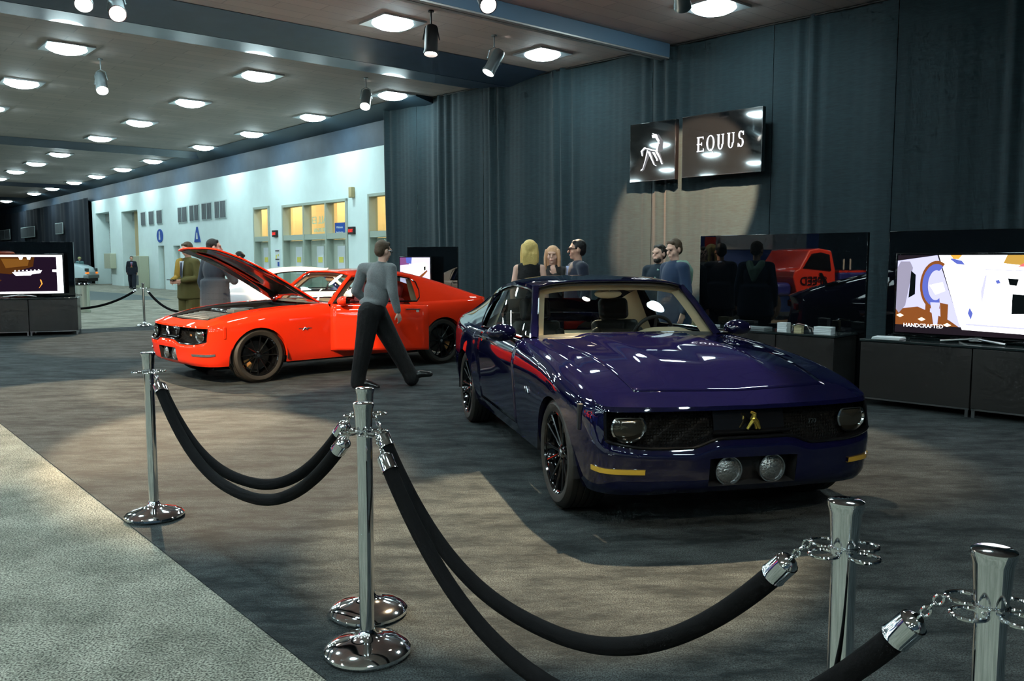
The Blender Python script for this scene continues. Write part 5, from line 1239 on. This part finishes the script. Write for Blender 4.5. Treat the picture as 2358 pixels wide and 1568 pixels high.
    for s in(1,-1):
        MB().box((.70,s*.78,.92),(.14,.36,.2)).build('headlamp',mat('lamp_dark',(.06,.08,.08),.2),t,mods=[bev(.02)]); MB().box((.72,s*.80,.74),(.14,.36,.1)).build('indicator',mat('indicator_orange',(.9,.2,.02),.3,emit=(1,.25,.02),es=.6),t,mods=[bev(.02)])
        for x in(-.15,-2.6): MB().lathe([(0,-.12),(.34,-.12),(.38,-.08),(.38,.08),(.34,.12),(.2,.11),(0,.1)],28,M=Matrix.Translation((x,s*.82,.38))@Matrix.Rotation(pi/2,4,'X')).build('wheel',M_tyre,t)
# ---------------------------------------------------------------- lights
WARM=(1.,.74,.46)
def spot_fixture(u,v,aim,label,dark=False,energy=900,size=40,zl=5.75,blend=.25,vis=True,loc=None,col=None):
    p=Vector(loc) if loc is not None else atz(u,v,zl)
    d=(Vector(aim)-p).normalized()
    t=empty('spot_lamp',label,'spotlight',p,0,'ceiling spotlights')
    q=Vector((0,0,-1)).rotation_difference(d).to_matrix().to_4x4()
    m=M_blackm if dark else mat('can_grey',(.25,.29,.30),.3,.75)
    q=q@Matrix.Scale(1.45,4)
    can=MB().lathe([(.03,.20),(.075,.185),(.088,.15),(.088,-.14),(.098,-.17),(.098,-.20),(.088,-.20),(.085,-.15)],28,M=q); can.f=[f for f in can.f if len(f)==4]
    can.build('lamp_can',m,t)
    MB().lathe([(0,-.16),(.085,-.16)],24,M=q).build('lamp_face',mat('spot_glow',(1,1,1),.5,emit=(1.,.88,.78),es=26),t)
    y=MB(); y.tube([q@Vector((.11,0,0)),Vector((.11,0,.24)),Vector((0,0,.30)),Vector((-.11,0,.24)),q@Vector((-.11,0,0))],.012,6); y.tube([Vector((0,0,.30)),Vector((0,0,H-p.z))],.015,8); y.lathe([(.06,H-p.z-.03),(.06,H-p.z)],16); y.build('yoke',m,t)
    l=bpy.data.lights.new('spot_light','SPOT'); l.energy=energy; l.spot_size=R(size); l.spot_blend=blend; l.color=col or WARM; l.shadow_soft_size=.05
    lo=bpy.data.objects.new('spot_light',l); COL.objects.link(lo); lo.location=p+d*.31; lo.rotation_euler=d.to_track_quat('-Z','Y').to_euler()
    return t
def mk_lights():
    S=spot_fixture
    def Sd(u,v,dx,dy,*a,**k):
        p=atz(u,v,5.75); S(u,v,(p.x+dx,p.y+dy,p.z-5.),*a,**k)
    Sd(993,92,-.1,-1.0,'dark cylindrical spotlight pointing straight down between two big ceiling lamps',True,1800,50)
    Sd(1138,142,-2.6,-1.4,'chrome spotlight tilted to the left beside the ceiling lamp near the curtain',False,2500,45)
    Sd(843,228,.0,-4.,'small bright warm spotlight in front of the far curtain edge',False,2500,45)
    Sd(233,190,2.2,-3.6,'chrome spotlight tilted to the right at the upper left of the ceiling',False,1200,34)
    S(268,18,(-2.5,7.0,0),'grey spotlight can cut by the top edge at the upper left',False,8200,15.5,blend=.4)
    S(1115,-6,(1.6,8.3,0.5),'spotlight can cut by the top edge right of centre',True,3000,20,blend=.3)
    S(0,0,(.35,4.9,0.),'ceiling spotlight hung above the purple car beyond the top edge',False,3900,28,blend=.35,loc=(1.3,7.6,5.7))
    S(193,-12,(-4.6,9.,0),'spotlight whose glowing rim touches the top edge at the left',False,3000,30)
    S(1570,-16,(4.0,19.,2.9),'spotlight whose warm rim touches the top edge beside the right lamp',False,9000,33,col=(1.,.6,.36))
    # added fill spotlights, unseen outside the frame, that brighten the cars
    S(0,0,(1.5,5.2,.4),'added fill spotlight, unseen outside the frame',False,250,34,loc=(3.5,-1.5,5.5)); S(0,0,(1.2,4.3,.0),'added fill spotlight, unseen outside the frame',False,150,30,loc=(-1.5,-2.5,5.5)); S(0,0,(-3.7,10.9,.5),'added fill spotlight, unseen outside the frame',False,4500,22,loc=(-5,2.5,5.5))
    S(0,0,(-3.4,16.3,1.2),'added fill spotlight, unseen outside the frame',False,4500,17,loc=(-8.5,9,5.6))  # unseen fill added to brighten the white car
def mk_truck():
    """racing pickup on the stand across the aisle, seen only in the black glass panels"""
    ax=Vector((.30,.954,0)); t=empty('racing_pickup','red and blue racing pickup reflected in the black panel behind the counter','truck',(-8.6,6.3,0),math.atan2(ax.y,ax.x))
    rd=mat('truck_red',(.85,.05,.02),.35,coat=1.,emit=(.0,.0,.0)); bl=mat('truck_blue',(.03,.04,.30),.35,coat=1.); wh=mat('truck_white',(.7,.7,.7),.5)
    c=MB(); prof=[(-.75,.62),(-.72,1.30),(-.62,1.78),(-.25,1.84),(.05,1.80),(.36,1.33),(.50,1.27),(.56,1.1),(.42,.62)]
    vs=[(x,s*.86*(1-.12*max(0,z-1.2)),z) for s in(-1,1) for x,z in prof]; n=len(prof)
    c.add(vs,[tuple(range(n)),tuple(range(n,2*n))[::-1]]+[(i,n+i,n+(i+1)%n,(i+1)%n) for i in range(n)]); cb=c.build('cab',rd,t,mods=[bev(.03,3)])
    for s in(1,-1):
        w=MB().add([(x,s*(.87*(1-.12*max(0,z-1.2))+.006),z) for x,z in((-.58,1.28),(-.55,1.68),(-.28,1.74),(.0,1.70),(.27,1.34))],[(0,1,2,3,4)]); w.build('cab_window',M_black,cb,smooth=False)
        B=basis((-.05,s*.875,.92),(-s,0,0),(0,0,1)); xform(text_mb('SPEED',.30,.004),B).build('door_lettering',M_black,cb,smooth=False)
        B=basis((-.05,s*.875,.70),(-s,0,0),(0,0,1)); xform(text_mb('RACING SERIES',.10,.004),B).build('door_small_lettering',bl,cb,smooth=False)
        MB().add([(x,s*.873,z) for x,z in((-.30,1.22),(-.20,1.22),(-.62,.64),(-.72,.64))],[(0,1,2,3)]).build('door_stripe',M_black,cb,smooth=False)
    b=MB().box((-1.95,0,.92),(2.3,1.85,.62)).build('bed',bl,t,mods=[bev(.05,3)]); MB().box((-1.95,0,1.25),(2.3,1.8,.05)).build('bed_rail',rd,b)
    MB().box((1.0,0,.80),(1.0,1.55,.36)).build('nose',bl,t,mods=[bev(.12,4)])
    xform(text_mb('11',.4,.004),basis((-1.0,-.94,1.3),(1,0,0),(0,0,1))).build('number',wh,b,smooth=False)
    for s in(1,-1):
        for x in(1.35,-2.2): MB().lathe([(0,-.14),(.3,-.14),(.40,-.1),(.42,-.05),(.42,.05),(.40,.1),(.3,.14),(0,.14)],32,M=Matrix.Translation((x,s*.85,.42))@Matrix.Rotation(pi/2,4,'X')).build('wheel',M_tyre,t)
    spot_fixture(0,0,(-8.4,6.5,1.0),'added fill spotlight, unseen, brightening the racing pickup across the aisle',False,4500,40,loc=(-4.5,4.2,5.6))  # lamp added so the pickup shows bright in the panel reflection
    q=MB().box((0,0,1.6),(4.5,.06,3.2)); o=q.build('backdrop_banner',mat('banner_blue',(.02,.06,.25),.6),None,smooth=False); o.location=Vector((-8.6,6.3,0))+Vector((-ax.y,ax.x,0))*2.6-ax*.6; o.rotation_euler=(0,0,math.atan2(ax.y,ax.x)); o['label']='tall blue and white backdrop behind the reflected racing pickup'; o['category']='backdrop'
    MB().box((.3,-.04,2.2),(2.0,.02,.7)).build('white_band',wh,o,smooth=False); MB().box((-1.2,-.04,2.4),(1.2,.02,1.2)).build('white_band',mat('banner_pale',(.3,.35,.4),.6),o,smooth=False); MB().box((1.4,-.04,1.2),(.5,.02,2.)).build('red_band',rd,o,smooth=False)
# ================================================================ ASSEMBLY
P_PUR=mat('paint_purple',(.0036,.0036,.027),.5,.0,coat=1.,spec=0.); P_RED=mat('paint_red',(.90,.035,.008),.5,.0,coat=1.,spec=0.); P_PUR.node_tree.nodes['Principled BSDF'].inputs['Coat IOR'].default_value=1.8
P_WHT=mat('paint_white',(.85,.85,.87),.3,coat=1.)
def paintfix(m,r=.02):
    m.node_tree.nodes['Principled BSDF'].inputs['Coat Roughness'].default_value=r
TRIM=mat('trim_tan',(.46,.35,.23),.7,bump=(200,.15,.002)); SEATD=mat('seat_dark',(.02,.022,.022),.6); SEATR=mat('seat_red',(.5,.02,.02),.5); SEATB=mat('seat_blue',(.02,.04,.20),.5); TRIMR=mat('trim_tan_red',(.42,.27,.17),.7); TRIMB=mat('trim_blue',(.03,.05,.22),.6)
car('fastback_car','glossy dark purple fastback car in the foreground, bonnet closed, facing the camera',P_PUR,(1.167,5.464),-76.15,seatm=SEATD,seatm2=SEATD,trim=TRIM)
car('fastback_car','bright red fastback car with raised bonnet and open driver door',P_RED,(-3.804,11.328),-136.97,hood=33,ldoor=39,seatm=SEATR,seatm2=SEATR,trim=TRIMR)
car('fastback_car','white fastback car with blue interior, half hidden behind the red car',P_WHT,(-2.2,17.2),12,seatm=SEATB,seatm2=SEATB,trim=TRIMB)
mk_people(); mk_posts(); mk_stands(); mk_truck(); mk_lights()
# camera, world, view
cam=bpy.data.cameras.new('camera'); co=bpy.data.objects.new('camera',cam); COL.objects.link(co)
cam.sensor_width=36; cam.lens=F/2358*36; cam.clip_end=300; cam.clip_start=.05
co.location=(0,0,HC); co.rotation_euler=(pi/2-PIT,0,0); SC.camera=co
w=bpy.data.worlds.new('world'); SC.world=w; w.use_nodes=True; w.node_tree.nodes['Background'].inputs[0].default_value=(.10,.16,.18,1); w.node_tree.nodes['Background'].inputs[1].default_value=.15
SC.view_settings.view_transform='Standard'; SC.view_settings.look='None'; SC.view_settings.gamma=1; SC.view_settings.exposure=.5
SC.cycles.max_bounces=6; SC.cycles.diffuse_bounces=2; SC.cycles.glossy_bounces=3; SC.cycles.use_adaptive_sampling=True; SC.cycles.adaptive_threshold=.04; SC.cycles.adaptive_min_samples=12; SC.cycles.time_limit=1050; SC.cycles.use_auto_tile=False; SC.cycles.transparent_max_bounces=12; SC.cycles.transmission_bounces=4
SC.cycles.sample_clamp_indirect=4; SC.cycles.caustics_reflective=False; SC.cycles.caustics_refractive=False
SC.cycles.use_denoising=True
